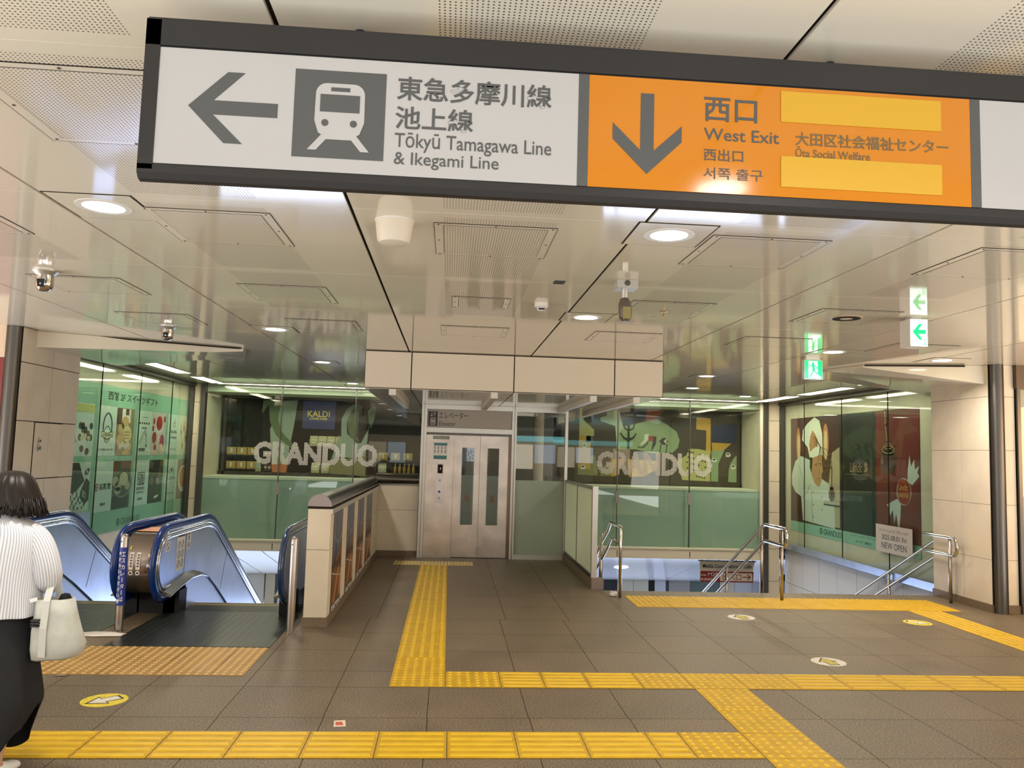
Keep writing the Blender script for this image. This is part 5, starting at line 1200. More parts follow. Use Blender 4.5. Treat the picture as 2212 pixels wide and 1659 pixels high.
# ---- dotted shop name on the back glass
def dotted(word, u0, u1, v0, v1, lb):
    t = thing('window_lettering', lb, 'lettering', ((u0+u1)/2, 16.29, v0), 'dotted shop name on the back glass')
    me, a, b, c, e = text_me(word, .05)
    tri = []
    me.calc_loop_triangles(); V = me.vertices
    for lt in me.loop_triangles:
        p = [V[i].co for i in lt.vertices]
        if max(q.z for q in p)-min(q.z for q in p) > 1e-4 or p[0].z < 0: continue
        tri.append([((q.x-a)/(b-a), (q.y-c)/(e-c)) for q in p])
    def inside(x, y):
        for (x1, y1), (x2, y2), (x3, y3) in tri:
            d1 = (x-x2)*(y1-y2)-(x1-x2)*(y-y2); d2 = (x-x3)*(y2-y3)-(x2-x3)*(y-y3); d3 = (x-x1)*(y3-y1)-(x3-x1)*(y-y1)
            if not ((d1 < 0 or d2 < 0 or d3 < 0) and (d1 > 0 or d2 > 0 or d3 > 0)): return True
        return False
    st = .0215; nx, nz = int((u1-u0)/st), int((v1-v0)/st)
    cols = [[j for j in range(nz) if inside((i+.5)/nx, (j+.5)/nz)] for i in range(nx)]
    groups, cur = [], []
    for i, cc in enumerate(cols):
        if cc: cur.append(i)
        elif cur: groups.append(cur); cur = []
    if cur: groups.append(cur)
    pl = front(16.294); DOT = M('dot_white', (196, 190, 184), .6)
    for gr in groups:
        g = G()
        for i in gr:
            for j in cols[i]: u, v = u0+(i+.5)*st, v0+(j+.5)*st; pl.rect(g, u-.0085, u+.0085, v-.0085, v+.0085, 0, .0015)
        obj('letter', g, DOT, t)
dotted('GRANDUO', -3.9, -1.44, 1.31, 1.77, 'dotted white shop name on the back glass left of the lift')
dotted('GRANDUO', 3.03, 5.46, 1.29, 1.77, 'dotted white shop name on the back glass right of the lift')

# ---- banner in the lower opening
bn = thing('hanging_banner', 'white and dark red banner with a right arrow hanging in the stair opening', 'sign', (5.84, 16.43, -.44))
FB = front(16.44)
def wavy(v0, v1, mat, nm, d):
    g = G(); n = 14
    R = []
    for k in range(n+1):
        f = k/n; y = .012*math.sin(f*7)
        v = v0+(v1-v0)*f
        pinch = .02*math.sin(f*PI)
        R.append([FB.p(5.253+pinch*.6, v, d+y), FB.p(6.434-pinch-.03*(1-f if nm == 'cloth' else 1-f), v, d+y), FB.p(6.434-pinch-.03*(1-f), v, d+y-.003), FB.p(5.253+pinch*.6, v, d+y-.003)])
    g.rings(R); return obj(nm, g, mat, bn)
cl = wavy(-.872, -.445, C('banner_beige', (214, 204, 190)), 'cloth', .004)
g = G(); FB.poly(g, [(5.275, -.648), (6.405, -.655), (6.39, -.874), (5.268, -.872)], .017, .001); rb = obj('red_field', g, C('banner_red', (128, 26, 36)), bn)
g = G(); FB.rect(g, 5.685, 6.375, -.845, -.685, .0185, .001); obj('white_box', g, C('banner_box', (210, 200, 186)), bn)
g = G(); FB.text(g, 'Media Convenience & Cafe', 5.32, 6.36, -.585, -.505, .018, bold=.01); FB.text(g, 'メディア コンビニエンス カフェ', 5.59, 6.1, -.632, -.612, .018); obj('lettering', g, INK, cl)
g = G(); FB.text(g, '出入口', 5.74, 6.14, -.83, -.70, .02, bold=.006); FB.line(g, [(6.17, -.765), (6.33, -.765)], .02, .02); FB.line(g, [(6.27, -.71), (6.33, -.765), (6.27, -.82)], .02, .02); obj('lettering', g, MATS['ink_banner_red'], rb)
g = G(); FB.text(g, 'M2F', 5.43, 5.64, -.755, -.68, .0185, bold=.006); FB.text(g, '西館', 5.28, 5.39, -.75, -.715, .0185); FB.text(g, 'GRANDUO', 5.34, 5.62, -.845, -.79, .0185); FB.ring(g, 5.305, -.817, .024, .012, .0185, .001); obj('lettering', g, C('banner_pale', (220, 206, 196)), rb)
g = G(); g.tube([(5.22, 16.43, -.44), (6.46, 16.43, -.44)], .01, 8); obj('rod', g, BLACK, bn)
for u in (5.31, 5.66, 6.03, 6.39):
    g = G(); g.box(u-.008, u+.008, 16.425, 16.435, -.44, -.4); obj('hook', g, BLACK, bn)

# ---- hatch in the left wall
ht = thing('wall_hatch', 'cream hatch with two round locks in the left stone wall', 'hatch', (-4.6, 9.54, 1.24))
g = G(); LW.rect(g, 9.222, 9.865, 1.232, 1.868, -.018, .02); obj('frame', g, GAP, ht)
g = G(); LW.rect(g, 9.232, 9.535, 1.243, 1.858, 0, .006); LW.rect(g, 9.539, 9.855, 1.243, 1.858, 0, .006); obj('door', g, STONE, ht)
for z, r in ((1.66, .034), (1.58, .042)):
    g = G(); g.lathe([(0, .006), (r, .006), (r, .012), (r*.7, .018), (0, .018)], (-4.6, 9.345, z), 20, 'X'); obj('lock', g, STEEL, ht, smooth=True)
g = G(); LW.rect(g, 9.87, 10.2, 1.24, 1.865, -.02, .02); obj('panel', g, STONE, wl)

# ================================================================== DISPLAY WINDOWS
FW_ = front(17.415)
gr = thing('window_graphic', 'green and white plant shaped stickers on the left display window', 'window sticker', (-3.2, 17.41, 1.1))
KG = C('plant_green', (84, 100, 60)); KW = C('pot_white', (140, 152, 140)); KO = C('pot_orange', (168, 92, 54))
def wsc(x): return x*17.4/16.3
def arcshape(pts): return [(wsc(a), 1.68+(b-1.68)*17.4/16.3) for a, b in pts]
def wpoly(nm, mat, polys, k=0, par=gr):
    g = G()
    for p in polys: FW_.poly(g, arcshape(p), .001*k, .001)
    return obj(nm, g, mat, par)
from_px = lambda L: L
def wl_px(px, py):      # left window detail picture -> metres on the glass (scale read off the two glass joints)
    return (-4.53+(px-38)/(2165-38)*(4.53-.49), 2.66-(py-70)/(955-70)*(2.66-1.075))
def wp(*pts): return [wl_px(a, b) for a, b in pts]
wpoly('pot', KW, [wp((540, 600), (525, 430), (600, 250), (650, 110), (800, 100), (770, 400), (735, 640), (725, 835), (565, 835))])
wpoly('pot_foot', KO, [wp((555, 810), (725, 815), (715, 912), (570, 912))], 1)
wpoly('leaf', KG, [wp((500, 150), (520, 350), (590, 500), (700, 600), (780, 640), (840, 650), (740, 560), (650, 460), (605, 330), (610, 220), (650, 130), (560, 110))], 1)
wpoly('leaf', KG, [wp((430, 270), (440, 120), (520, 90), (560, 100), (490, 170))], 1)
wpoly('stem', KW, [wp((1270, 600), (1265, 300), (1310, 190), (1380, 130), (1440, 130), (1370, 200), (1320, 320), (1330, 460), (1440, 560), (1480, 560), (1560, 380), (1540, 200), (1600, 130), (1560, 300), (1540, 600), (1530, 740), (1250, 720), (1180, 740), (1250, 470))])
wpoly('leaf', KG, [wp((1320, 320), (1370, 200), (1440, 140), (1480, 140), (1430, 260), (1430, 480), (1470, 550), (1360, 500))], 1)
wpoly('leaf', KG, [wp((1540, 260), (1590, 130), (1625, 150), (1610, 280), (1580, 390))], 1)
wpoly('pot', KW, [wp((400, 870), (415, 640), (455, 870))]); wpoly('pot_foot', C('sand', (140, 130, 100)), [wp((396, 868), (452, 868), (455, 905), (396, 908))], 1)
wpoly('sand_block', C('olive_block', (116, 108, 72)), [wp((1170, 740), (1340, 740), (1540, 700), (1540, 930), (1165, 910))], 1)
# shop sign
sg = thing('shop_sign', 'dark blue hanging shop sign with yellow lettering in the left display window', 'sign', (-2.0, 17.6, 2.6))
FS = front(17.55); u0, v1 = wl_px(858, 105); u1, v0 = wl_px(1198, 415)
k = 17.55/16.3; cv = lambda u, v: (u*k, 1.68+(v-1.68)*k)
(u0, v1), (u1, v0) = cv(u0, v1), cv(u1, v0)
g = G(); FS.rect(g, u0, u1, v0, v1, -.02, .02); bdS = obj('board', g, M('sign_navy', (40, 44, 96), .4, emit=(44, 50, 110), es=.12), sg)
YL = M('sign_yellow', (226, 206, 60), .4, emit=(220, 200, 70), es=.25)
g = G()
for body, a, b, c_, d_ in (('KALDI', 910, 1140, 280, 213), ('COFFEE FARM', 930, 1113, 313, 290)):
    (a, c_), (b, d_) = cv(*wl_px(a, c_)), cv(*wl_px(b, d_)); FS.text(g, body, a, b, c_, d_, .0005, bold=.004)
obj('lettering', g, YL, bdS)
g = G(); g.box(u0, u0+.02, 17.56, 17.58, v1, 2.76); g.box(u1-.02, u1, 17.56, 17.58, v1, 2.76); obj('hanger', g, BLACK, sg)
# shelves
def shelf(x0, x1, zs, lb, y0=17.62, y1=17.95):
    for z, w in zip(zs, ('lower ', 'upper ')):
        t = thing('display_shelf', w+lb, 'shelf', ((x0+x1)/2, y0, z-.02))
        g = G(); g.box(x0, x1, y0, y1, z-.02, z); obj('board', g, M('shelf_dark', (58, 44, 34), .5), t)
        for u in (x0+.02, x1-.04):
            g = G(); g.prism([(u, y0+.05, z-.02), (u, y1, z-.02), (u, y1, z-.09)], (.02, 0, 0)); obj('bracket', g, MATS['shelf_dark'], t)
shelf(-4.82, -4.08, [1.17, 1.47], 'dark display shelf at the left end of the left window')
shelf(-3.08, -2.28, [1.12, 1.70], 'dark display shelf under the blue shop sign')
shelf(-1.6, -.2, [1.16, 1.44], 'dark display shelf behind the low wall')
GOLD = C('pack_gold', (190, 156, 92), .4); CANM = C('can_red', (150, 90, 70), .35); PKG = C('pack_pale', (196, 188, 150), .5); BOT = C('bottle_amber', (176, 136, 74), .25); GRN = C('pack_green', (116, 132, 88), .5)
def product(kind, x, z, mat, lb, grp, first={}):
    if kind not in first:
        t = thing(kind, lb, 'package' if kind != 'sauce_bottle' else 'bottle', (0, 0, 0)); t['_local'] = 1
        if kind == 'gift_box':
            g = G(); g.box(-.1, .1, -.05, .05, 0, .16); obj('box', g, mat, t, bevel=.003); g = G(); g.box(-.02, .02, -.052, -.0505, .04, .13); obj('label', g, WHITE, t)
        elif kind == 'drink_can':
            g = G(); g.lathe([(0, 0), (.03, 0), (.033, .008), (.033, .1), (.026, .112), (0, .112)], n=16); obj('body', g, mat, t, smooth=True); g = G(); g.lathe([(.0335, .04), (.0338, .042), (.0338, .075), (.0335, .077)], n=16); obj('label', g, WHITE, t)
        elif kind == 'coffee_bag':
            g = G(); g.rings([[(-.085, -.05, 0), (.085, -.05, 0), (.085, .05, 0), (-.085, .05, 0)], [(-.09, -.06, .1), (.09, -.06, .1), (.09, .06, .1), (-.09, .06, .1)], [(-.085, -.008, .22), (.085, -.008, .22), (.085, .008, .22), (-.085, .008, .22)]]); obj('pouch', g, mat, t); g = G(); g.prism([(-.05, -.0605, .06), (.05, -.0605, .06), (.045, -.045, .14), (-.045, -.045, .14)], (0, -.002, 0)); obj('label', g, WHITE, t)
        else:
            g = G(); g.lathe([(0, 0), (.034, 0), (.036, .01), (.036, .12), (.015, .16), (.014, .19), (0, .19)], n=16); obj('glass', g, mat, t, smooth=True); g = G(); g.lathe([(.016, .185), (.016, .205), (0, .206)], n=12); obj('cap', g, WHITE, t)
        first[kind] = t
    else: t = dup(first[kind])
    t.location = (x, 17.74, z); t['label'] = lb; t['group'] = grp
for k in range(3):
    for z in (1.17, 1.47): product('gift_box', -4.70+.22*k, z, GOLD, 'gold gift box on the '+('lower' if z < 1.3 else 'upper')+' shelf at the left end of the left window', 'gold boxes on the %s left shelf' % ('lower' if z < 1.3 else 'upper'))
for k in range(4): product('coffee_bag', -2.96+.185*k, 1.70, PKG, 'pale coffee bag on the shelf right below the blue sign', 'coffee bags below the sign')
for k in range(2): product('coffee_bag', -2.9+.21*k, 1.12, PKG, 'coffee bag standing low under the blue sign', 'coffee bags on the low shelf')
shelf(-4.02, -3.5, [1.15, 1.45], 'small dark shelf carrying reddish cans in the left window')
for z in (1.15, 1.45):
    for k in range(6): product('drink_can', -3.97+.085*k, z, CANM, 'reddish can on the '+('lower' if z < 1.3 else 'upper')+' can shelf in the left window', 'cans on the %s can shelf' % ('lower' if z < 1.3 else 'upper'))
for k in range(5): product('sauce_bottle', -1.18+.1*k, 1.16, BOT, 'amber bottle on the shelf behind the low wall', 'amber bottles in the left window')
for k in range(4): product('gift_box', -1.45+.27*k+(.0 if k < 3 else .1), 1.44, GOLD, 'box on the upper shelf behind the low wall', 'boxes on the upper shelf behind the low wall')
product('coffee_bag', -1.46, 1.16, PKG, 'single pale bag at the left end of the shelf behind the low wall', 'single bag')
product('coffee_bag', -.45, 1.16, PKG, 'single pale bag at the right end of the shelf beside the lift', 'single bag beside the lift')
for x, lb in ((-3.6, 'left'), (-2.5, 'middle'), (-1.0, 'right')):
    l = bpy.data.lights.new('shop_spot', 'AREA'); l.size = .25; l.energy = 2.2; l.color = (1, .85, .62); o = bpy.data.objects.new('shop_spot', l); COL.objects.link(o); o.location = (x, 17.75, 2.7)  # unseen lamps assumed above the shelves
# right display window: abstract mural panel
mu = thing('mural_panel', 'abstract mural of coloured shapes, a tree and coffee cups in the right display window', 'mural', (4.9, 17.45, 1.1))
def wr_px(px, py): return (3.06+(px-0)/(1885-0)*(6.125-3.06), 2.69-(py-165)/(1195-165)*(2.69-1.075))
def wq(*pts): return [wr_px(a, b) for a, b in pts]
wpoly('backing', C('mural_brown', (66, 54, 42)), [wq((-480, 1160), (1840, 1190), (1840, 175), (-480, 120))], -2, mu)
MC = dict(navy=(38, 42, 56), black=(44, 42, 40), rust=(150, 74, 44), sage=(138, 156, 118), pale=(170, 180, 150), ochre=(186, 144, 58), sand=(176, 168, 110), brown=(112, 76, 54), olive=(124, 122, 74), grey=(92, 98, 104), red=(156, 60, 44), white=(206, 206, 192), blue=(40, 48, 78))
def mp(nm, col, k, *polys): return wpoly(nm, C('mural_'+col, MC[col]), [wq(*p) for p in polys], k, mu)
mp('night_shape', 'navy', 0, [(-300, 130), (110, 130), (60, 300), (-60, 330), (-300, 300)], [(240, 130), (620, 140), (590, 330), (350, 400), (290, 300)])
mp('chair_shape', 'pale', 1, [(110, 135), (230, 135), (330, 480), (300, 720), (240, 720), (210, 420), (20, 360), (20, 310), (100, 290)])
mp('rust_shape', 'rust', 1, [(630, 145), (780, 150), (840, 200), (740, 310), (600, 345)])
mp('hill_shape', 'sage', 2, [(280, 720), (250, 520), (330, 420), (520, 370), (750, 305), (900, 390), (1010, 470), (1050, 580), (1030, 680), (960, 750), (700, 765), (480, 720)])
mp('tree_shape', 'black', 3, [(372, 395), (400, 395), (400, 570), (440, 560), (480, 500), (490, 520), (450, 585), (400, 610), (400, 720), (368, 720), (368, 610), (320, 590), (270, 510), (285, 505), (330, 560), (370, 575), (370, 480), (330, 455), (310, 400), (325, 400), (345, 440), (372, 455)], [(400, 455), (440, 440), (455, 380), (470, 385), (450, 455), (400, 480)])
mp('zigzag_shape', 'black', 3, [(690, 535), (750, 545), (740, 640), (680, 750), (700, 620)], [(780, 600), (830, 555), (880, 560), (840, 600), (880, 650), (820, 645)], [(800, 640), (815, 640), (800, 755), (788, 755)], [(880, 640), (895, 640), (880, 755), (868, 755)])
mp('triangle_shape', 'red', 4, [(640, 540), (700, 535), (710, 600), (650, 610)], [(880, 590), (910, 590), (885, 640)]); mp('crescent_shape', 'white', 4, [(590, 520), (650, 510), (640, 590), (560, 660), (530, 660), (590, 590)], [(880, 575), (845, 602), (880, 640), (865, 605)])
mp('crescent_line', 'black', 4, [(500, 680), (560, 690), (620, 640), (640, 600), (640, 640), (580, 700), (520, 700)])
mp('ochre_shape', 'ochre', 2, [(1270, 270), (1455, 280), (1460, 760), (1395, 740), (1400, 440), (1265, 430)], [(1470, 600), (1730, 605), (1640, 690), (1480, 715)], [(170, 1080), (160, 860), (330, 850), (250, 1080)], [(380, 850), (780, 870), (760, 970), (600, 1070), (395, 1085)], [(-250, 560), (-100, 560), (-100, 1000), (-260, 980)])
mp('olive_shape', 'olive', 1, [(20, 1080), (60, 960), (150, 900), (200, 1080)], [(-260, 800), (-40, 820), (0, 1080), (-260, 1070)]); mp('sand_shape', 'sand', 3, [(1170, 690), (1300, 690), (1450, 720), (1455, 1115), (1090, 1105), (1010, 860), (1140, 780)], [(-250, 300), (-60, 480), (-60, 560), (-250, 560)])
mp('seed_dots', 'black', 5, *[[(1130+(37*k) % 300+12*math.cos(a), 720+(83*k) % 370+12*math.sin(a)) for a in [PI*q/3 for q in range(6)]] for k in range(34)])
mp('blue_shape', 'blue', 1, [(1475, 370), (1800, 340), (1790, 600), (1475, 590)]); mp('sage_block', 'sage', 1, [(1470, 700), (1640, 690), (1560, 900), (1560, 1115), (1465, 1115)], [(1800, 760), (1800, 1120), (1690, 1115), (1690, 980), (1730, 830)])
mp('brown_arch', 'brown', 2, [(1560, 1115), (1560, 880), (1640, 690), (1790, 660), (1790, 760), (1700, 900), (1690, 1115)]); mp('grey_shape', 'grey', 2, [(-150, 450), (-110, 430), (-60, 640), (-160, 640)])
for i, (a, b) in enumerate(((1505, 830), (1685, 755), (1755, 915), (15, 930), (-180, 690), (-195, 970))):
    mp('coffee_cup', 'white', 6, [(a-30, b-10), (a-20, b-28), (a+20, b-28), (a+30, b-10), (a+26, b+30), (a-26, b+30)], [(a+28, b-8), (a+40, b-4), (a+36, b+14), (a+28, b+10)]); mp('coffee', 'black', 7, [(a-26, b-8), (a, b-20), (a+26, b-8), (a, b+6)])
for x in (4.0, 5.6):
    l = bpy.data.lights.new('display_spot', 'AREA'); l.size = .25; l.energy = 3; l.color = (1, .92, .78); o = bpy.data.objects.new('display_spot', l); COL.objects.link(o); o.location = (x, 16.9, 2.7)  # unseen lamps assumed in front of the mural

# ================================================================== THE WOMAN
def ellipse(cx_, cy_, z, rx, ry, n=28, ph=0): return [(cx_+rx*math.cos(2*PI*k/n+ph), cy_+ry*math.sin(2*PI*k/n+ph), z) for k in range(n)]
def skin_body(name, pts, edges, mat, root=0):
    me = bpy.data.meshes.new(name); me.from_pydata([p[0] for p in pts], edges, [])
    o = bpy.data.objects.new(name, me); COL.objects.link(o); me.materials.append(mat)
    m = o.modifiers.new('skin', 'SKIN'); m.use_smooth_shade = True; m.branch_smoothing = .3
    for i, p in enumerate(pts):
        sv = me.skin_vertices[0].data[i]; r = p[1]; sv.radius = (r, r) if isinstance(r, (int, float)) else r; sv.use_root = i == root
    s_ = o.modifiers.new('sub', 'SUBSURF'); s_.levels = 2; s_.render_levels = 2
    return o
wx, wy = -2.27, 4.33
hx = wx+.005
B = [((wx, wy, .80), (.14, .11)), ((wx, wy, .95), (.13, .10)), ((wx, wy, 1.10), (.15, .10)), ((wx, wy, 1.2), (.12, .08)), ((wx, wy+.01, 1.27), .05), ((wx, wy+.03, 1.31), .048), ((hx, wy+.05, 1.36), (.07, .08)), ((hx, wy+.06, 1.43), (.072, .085)), ((hx, wy+.05, 1.475), .045)]
E_ = [(0, 1), (1, 2), (2, 3), (3, 4), (4, 5), (5, 6), (6, 7), (7, 8)]
def limb(chain, start):
    prev = start
    for p, r in chain: B.append((p, r)); E_.append((prev, len(B)-1)); prev = len(B)-1
    return prev
nose = limb([((hx, wy+.155, 1.385), .012)], 6)
for sx in (-1, 1): limb([((hx+sx*.078, wy+.05, 1.375), .018)], 6)
wrist = limb([((wx+.15, wy, 1.18), .05), ((wx+.22, wy-.01, 1.08), .042), ((wx+.245, wy, .985), .037), ((wx+.205, wy+.11, .95), .034), ((wx+.15, wy+.19, .97), .025), ((wx+.12, wy+.23, .985), (.034, .02))], 3)
for k, (dx, dz, L_) in enumerate(((-.03, .012, .06), (-.01, .018, .07), (.012, .014, .068), (.03, .004, .055))):
    limb([((wx+.10+dx, wy+.275, .985+dz), .0095), ((wx+.085+dx, wy+.275+L_*.6, .97+dz), .0085), ((wx+.078+dx, wy+.275+L_*.75, .95+dz), .008)], wrist)
limb([((wx+.085, wy+.22, .965), .0105), ((wx+.065, wy+.25, .955), .0095)], wrist)
wr2 = limb([((wx-.15, wy, 1.18), .05), ((wx-.22, wy, 1.06), .042), ((wx-.24, wy+.01, .95), .036), ((wx-.24, wy+.07, .84), .03), ((wx-.24, wy+.1, .77), .024), ((wx-.24, wy+.11, .72), (.03, .018))], 3)
for k, dx in enumerate((-.025, -.008, .009, .025)): limb([((wx-.24+dx*.4, wy+.11+dx, .67), .0095), ((wx-.235+dx*.4, wy+.115+dx, .64), .0085)], wr2)
limb([((wx-.215, wy+.13, .70), .0105), ((wx-.21, wy+.14, .675), .0095)], wr2)
limb([((wx+.085, wy, .72), .085), ((wx+.10, wy-.02, .44), .055), ((wx+.11, wy-.09, .22), .045), ((wx+.115, wy-.13, .09), .032), ((wx+.115, wy-.08, .045), .03), ((wx+.115, wy+.02, .03), .026)], 0)
limb([((wx-.085, wy, .72), .085), ((wx-.09, wy+.09, .44), .055), ((wx-.1, wy+.12, .22), .045), ((wx-.1, wy+.14, .09), .032), ((wx-.1, wy+.18, .045), .03), ((wx-.1, wy+.27, .03), .026)], 0)
woman = skin_body('person', B, E_, M('skin', (196, 152, 124), .55))
woman.location.z = .0095
tag(woman, 'woman in a striped white blouse and black skirt walking away at the left edge', 'person')
def cloth(name, rings, mat, uvn=0, thick=.004):
    g = G(); g.rings(rings, cap=False); o = obj(name, g, mat, woman, smooth='all', keep=False)
    s_ = o.modifiers.new('thick', 'SOLIDIFY'); s_.thickness = thick
    if uvn:
        me = o.data; uv = me.uv_layers.new(name='UVMap'); n = len(rings[0])
        vi = {}
        for poly in me.polygons:
            ks = [me.loops[l].vertex_index % n for l in poly.loop_indices]
            wrapq = max(ks)-min(ks) > n/2
            for l, k in zip(poly.loop_indices, ks):
                kk = k+n if wrapq and k < n/2 else k
                uv.data[l].uv = (kk/n*uvn, me.vertices[me.loops[l].vertex_index].co.z)
    sb = o.modifiers.new('sub', 'SUBSURF'); sb.levels = 1; sb.render_levels = 2
    return o
STR = stripe_mat()
nR = 48
def torso(z, rx, ry, dx=0, dy=0, fold=0):
    return [(wx+dx+(rx+fold*math.sin(9*a+z*20))*math.cos(a), wy+dy+(ry+fold*math.sin(7*a+2))*math.sin(a), z) for a in [2*PI*k/nR for k in range(nR)]]
def sq(z, rx, ry, dx=0, dy=0, p=.62, fold=0):
    out = []
    for k in range(nR):
        a = 2*PI*k/nR; c, s_ = math.cos(a), math.sin(a)
        out.append((wx+dx+(rx+fold*math.sin(8*a+z*25))*math.copysign(abs(c)**p, c), wy+dy+(ry+fold*math.sin(9*a+z*18))*math.copysign(abs(s_)**p, s_), z))
    return out
cloth('blouse', [torso(1.285, .062, .06, 0, .015), torso(1.272, .07, .066, 0, .012), sq(1.258, .105, .075, 0, .005, .8), sq(1.235, .16, .09, 0, 0, .75), sq(1.19, .205, .108, 0, 0, .72), sq(1.10, .212, .122, 0, -.004, .74, .002), sq(1.0, .205, .128, 0, -.006, .78, .004), sq(.9, .205, .132, 0, -.008, .8, .006), sq(.82, .21, .136, 0, -.01, .82, .008), sq(.775, .213, .138, 0, -.012, .82, .009)], STR, 84)
def sleeve(pts, nm='sleeve'):
    R = []; n = 28
    for i, (p, r) in enumerate(pts):
        a, b = Vector(pts[max(i-1, 0)][0]), Vector(pts[min(i+1, len(pts)-1)][0]); t = (b-a).normalized()
        e1 = Vector((0, 1, 0)); e1 = (e1-t*e1.dot(t))
        if e1.length < .25: e1 = Vector((0, 0, 1)); e1 = e1-t*e1.dot(t)
        e1.normalize(); e2 = t.cross(e1)
        R.append([Vector(p)+e1*(r+.003*math.sin(5*q+i*2))*math.cos(2*PI*q/n)+e2*(r+.003*math.sin(4*q+i))*math.sin(2*PI*q/n) for q in range(n)])
    return cloth(nm, R, STR, 34)
sleeve([((wx+.12, wy, 1.2), .062), ((wx+.175, wy-.005, 1.15), .070), ((wx+.212, wy-.01, 1.08), .070), ((wx+.232, wy-.01, 1.0), .072), ((wx+.236, wy+.01, .94), .072), ((wx+.225, wy+.05, .915), .062), ((wx+.20, wy+.11, .935), .05)])
sleeve([((wx-.12, wy, 1.2), .062), ((wx-.18, wy, 1.15), .076), ((wx-.225, wy, 1.07), .080), ((wx-.25, wy, .98), .082), ((wx-.25, wy+.03, .9), .076), ((wx-.245, wy+.06, .86), .06)])
def skirt_ring(z, rx, ry, dx, dy, fold, tilt=0):
    return [(wx+dx+(rx+fold*math.sin(7*a))*math.cos(a), wy+dy+(ry+fold*math.sin(7*a+1))*math.sin(a), z+tilt*math.cos(a)) for a in [2*PI*k/nR for k in range(nR)]]
cloth('skirt', [skirt_ring(.86, .15, .115, 0, 0, 0), skirt_ring(.74, .185, .14, .0, 0, .003), skirt_ring(.6, .20, .16, .005, -.005, .006), skirt_ring(.45, .215, .185, .015, -.01, .012), skirt_ring(.31, .235, .20, .015, -.015, .016, .04), [(p[0], p[1], .045+.265*max(0, (p[0]-wx)/.22)**3) for p in skirt_ring(.05, .225, .215, -.01, -.015, .018)]], M('black_cloth', (22, 22, 26), .85))
# bob hair: lofted cap with strands at the ends
g = G(); rs = []
for z, rx, ry, dx, dy in ((1.275, .085, .07, .02, .03), (1.287, .135, .095, .024, .028), (1.31, .155, .112, .02, .03), (1.345, .152, .12, .012, .035), (1.39, .138, .125, .004, .04), (1.43, .122, .124, 0, .045), (1.465, .10, .107, 0, .05), (1.49, .068, .078, 0, .052), (1.503, .028, .035, 0, .052)):
    lo = max(0, (1.36-z)/.09)
    rs.append([(hx+dx+(rx+(.004+.008*lo)*math.sin(17*a+z*9)*math.sin(5*a))*math.cos(a), wy+dy+(ry+.005*math.sin(19*a))*math.sin(a)*(1 if math.sin(a) < 0 else .55), z-.012*lo*math.sin(9*a)) for a in [2*PI*k/72 for k in range(72)]])
g.rings(rs); HAIR = M('black_hair', (30, 23, 19), .42, spec=.3)
hair = obj('hair', g, HAIR, woman, smooth='all'); sb = hair.modifiers.new('sub', 'SUBSURF'); sb.levels = 1; sb.render_levels = 1
g = G()
for k in range(150):
    a = random.uniform(PI*1.0, 2.06*PI) if k < 95 else random.uniform(1.72*PI, 2.05*PI)
    z0 = random.uniform(1.30, 1.37); out = random.uniform(-.004, .012)+(.018 if math.cos(a) > .6 else 0)*random.random()
    e = lambda r, z: (hx+.018+r*math.cos(a), wy+.03+r*.76*math.sin(a), z)
    g.tube([e(.148, z0), e(.155+out*.5, z0-.035), e(.150+out*1.6, random.uniform(1.262, 1.29))], [.0045, .004, .0007], 5)
obj('hair_ends', g, HAIR, hair, smooth='all')
for x, y, nm in ((wx+.115, wy-.05, 'shoe'), (wx-.1, wy+.2, 'shoe')):
    g = G(); g.rings([[(x+w*math.cos(q), y-.02+l, .002+h*(math.sin(q)+1)/2) for q in [2*PI*k/14 for k in range(14)]] for l, w, h in ((-.09, .02, .05), (-.07, .037, .085), (-.02, .042, .085), (.05, .044, .06), (.11, .042, .045), (.145, .02, .03))])
    obj('shoe', g, M('white_shoe', (226, 226, 224), .5), woman, smooth='all')
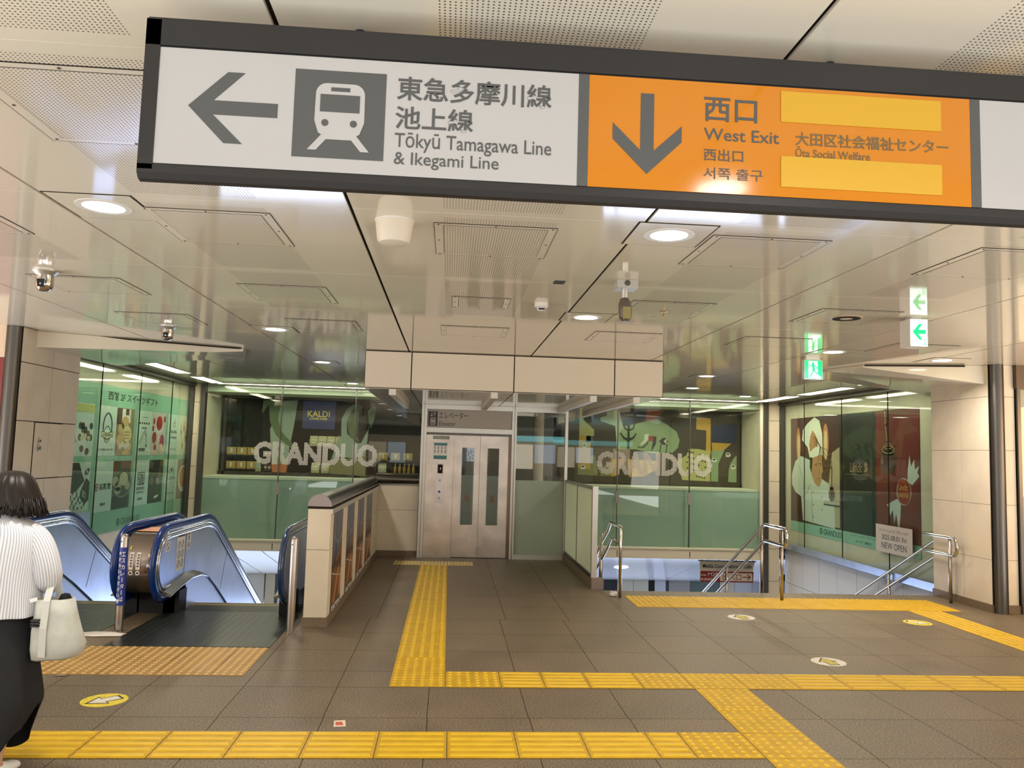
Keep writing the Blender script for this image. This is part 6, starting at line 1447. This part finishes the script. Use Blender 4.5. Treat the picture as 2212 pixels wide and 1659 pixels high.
# tote bag on her right forearm
bag = thing('tote_bag', 'off-white soft tote bag hanging from the woman\'s right arm', 'bag', (-1.95, 4.3, .57))
BAGM = M('bag_canvas', (186, 186, 178), .75, noise=.08, nscale=18, bump=.25, bscale=24)
def bring(z, cx_, rx, ry, tilt=0, n=36, f=0):
    out = []
    for k in range(n):
        a = 2*PI*k/n; c, s_ = math.cos(a), math.sin(a)
        out.append((cx_+rx*math.copysign(abs(c)**.55, c), 4.30+(ry+f*math.sin(5*a+z*30))*math.copysign(abs(s_)**.7, s_), z+tilt*c))
    return out
g = G(); g.rings([bring(.578, -1.945, .095, .05, .012), bring(.590, -1.942, .118, .068, .016), bring(.64, -1.942, .125, .078, .014, f=.004), bring(.72, -1.955, .112, .072, .004, f=.006), bring(.80, -1.965, .098, .06, 0, f=.006), bring(.875, -1.972, .088, .048, .004, f=.005), bring(.873, -1.972, .082, .042, .004), bring(.80, -1.965, .088, .05, 0)])
bb = obj('body', g, BAGM, bag, smooth='all')
for dx, dy, nm in ((.0, -.085, 'strap'), (.01, .075, 'strap')):
    g = G(); yb = 4.30+dy*.95
    path = [(-1.985+dx, yb+(.004 if dy < 0 else 0), .60), (-1.985+dx, yb, .74), (-1.987+dx, 4.30+dy*.72, .87), (-1.995+dx, 4.32+dy*.4, .93), (-2.01+dx, 4.365, .955)]
    g.rings([[(p[0]-.017, p[1], p[2]), (p[0]+.017, p[1], p[2]), (p[0]+.017, p[1]-.003, p[2]), (p[0]-.017, p[1]-.003, p[2])] for p in path]); obj(nm, g, M('strap_canvas', (198, 198, 192), .7), bag)
g = G(); g.lathe([(0, 0), (.03, .0), (.034, .02), (.02, .05), (0, .056)], (-1.93, 4.31, .845), 16); obj('contents', g, BLACK, bag, smooth=True)
FBG = front(4.222); g = G()
for k in range(3): FBG.rect(g, -2.045, -2.01+.004*(k % 2), .775-.014*k, .783-.014*k, -.02, .03)
obj('print', g, M('print_black', (40, 40, 42), .6), bag)
g = G(); g.prism([(-2.064, 4.225, .882), (-2.03, 4.222, .892), (-2.026, 4.222, .874), (-2.058, 4.225, .864)], (0, .008, 0)); tag(obj('smartphone', g, M('phone_white', (240, 240, 240), .2)), 'small bright white phone held just above the tote bag', 'phone')
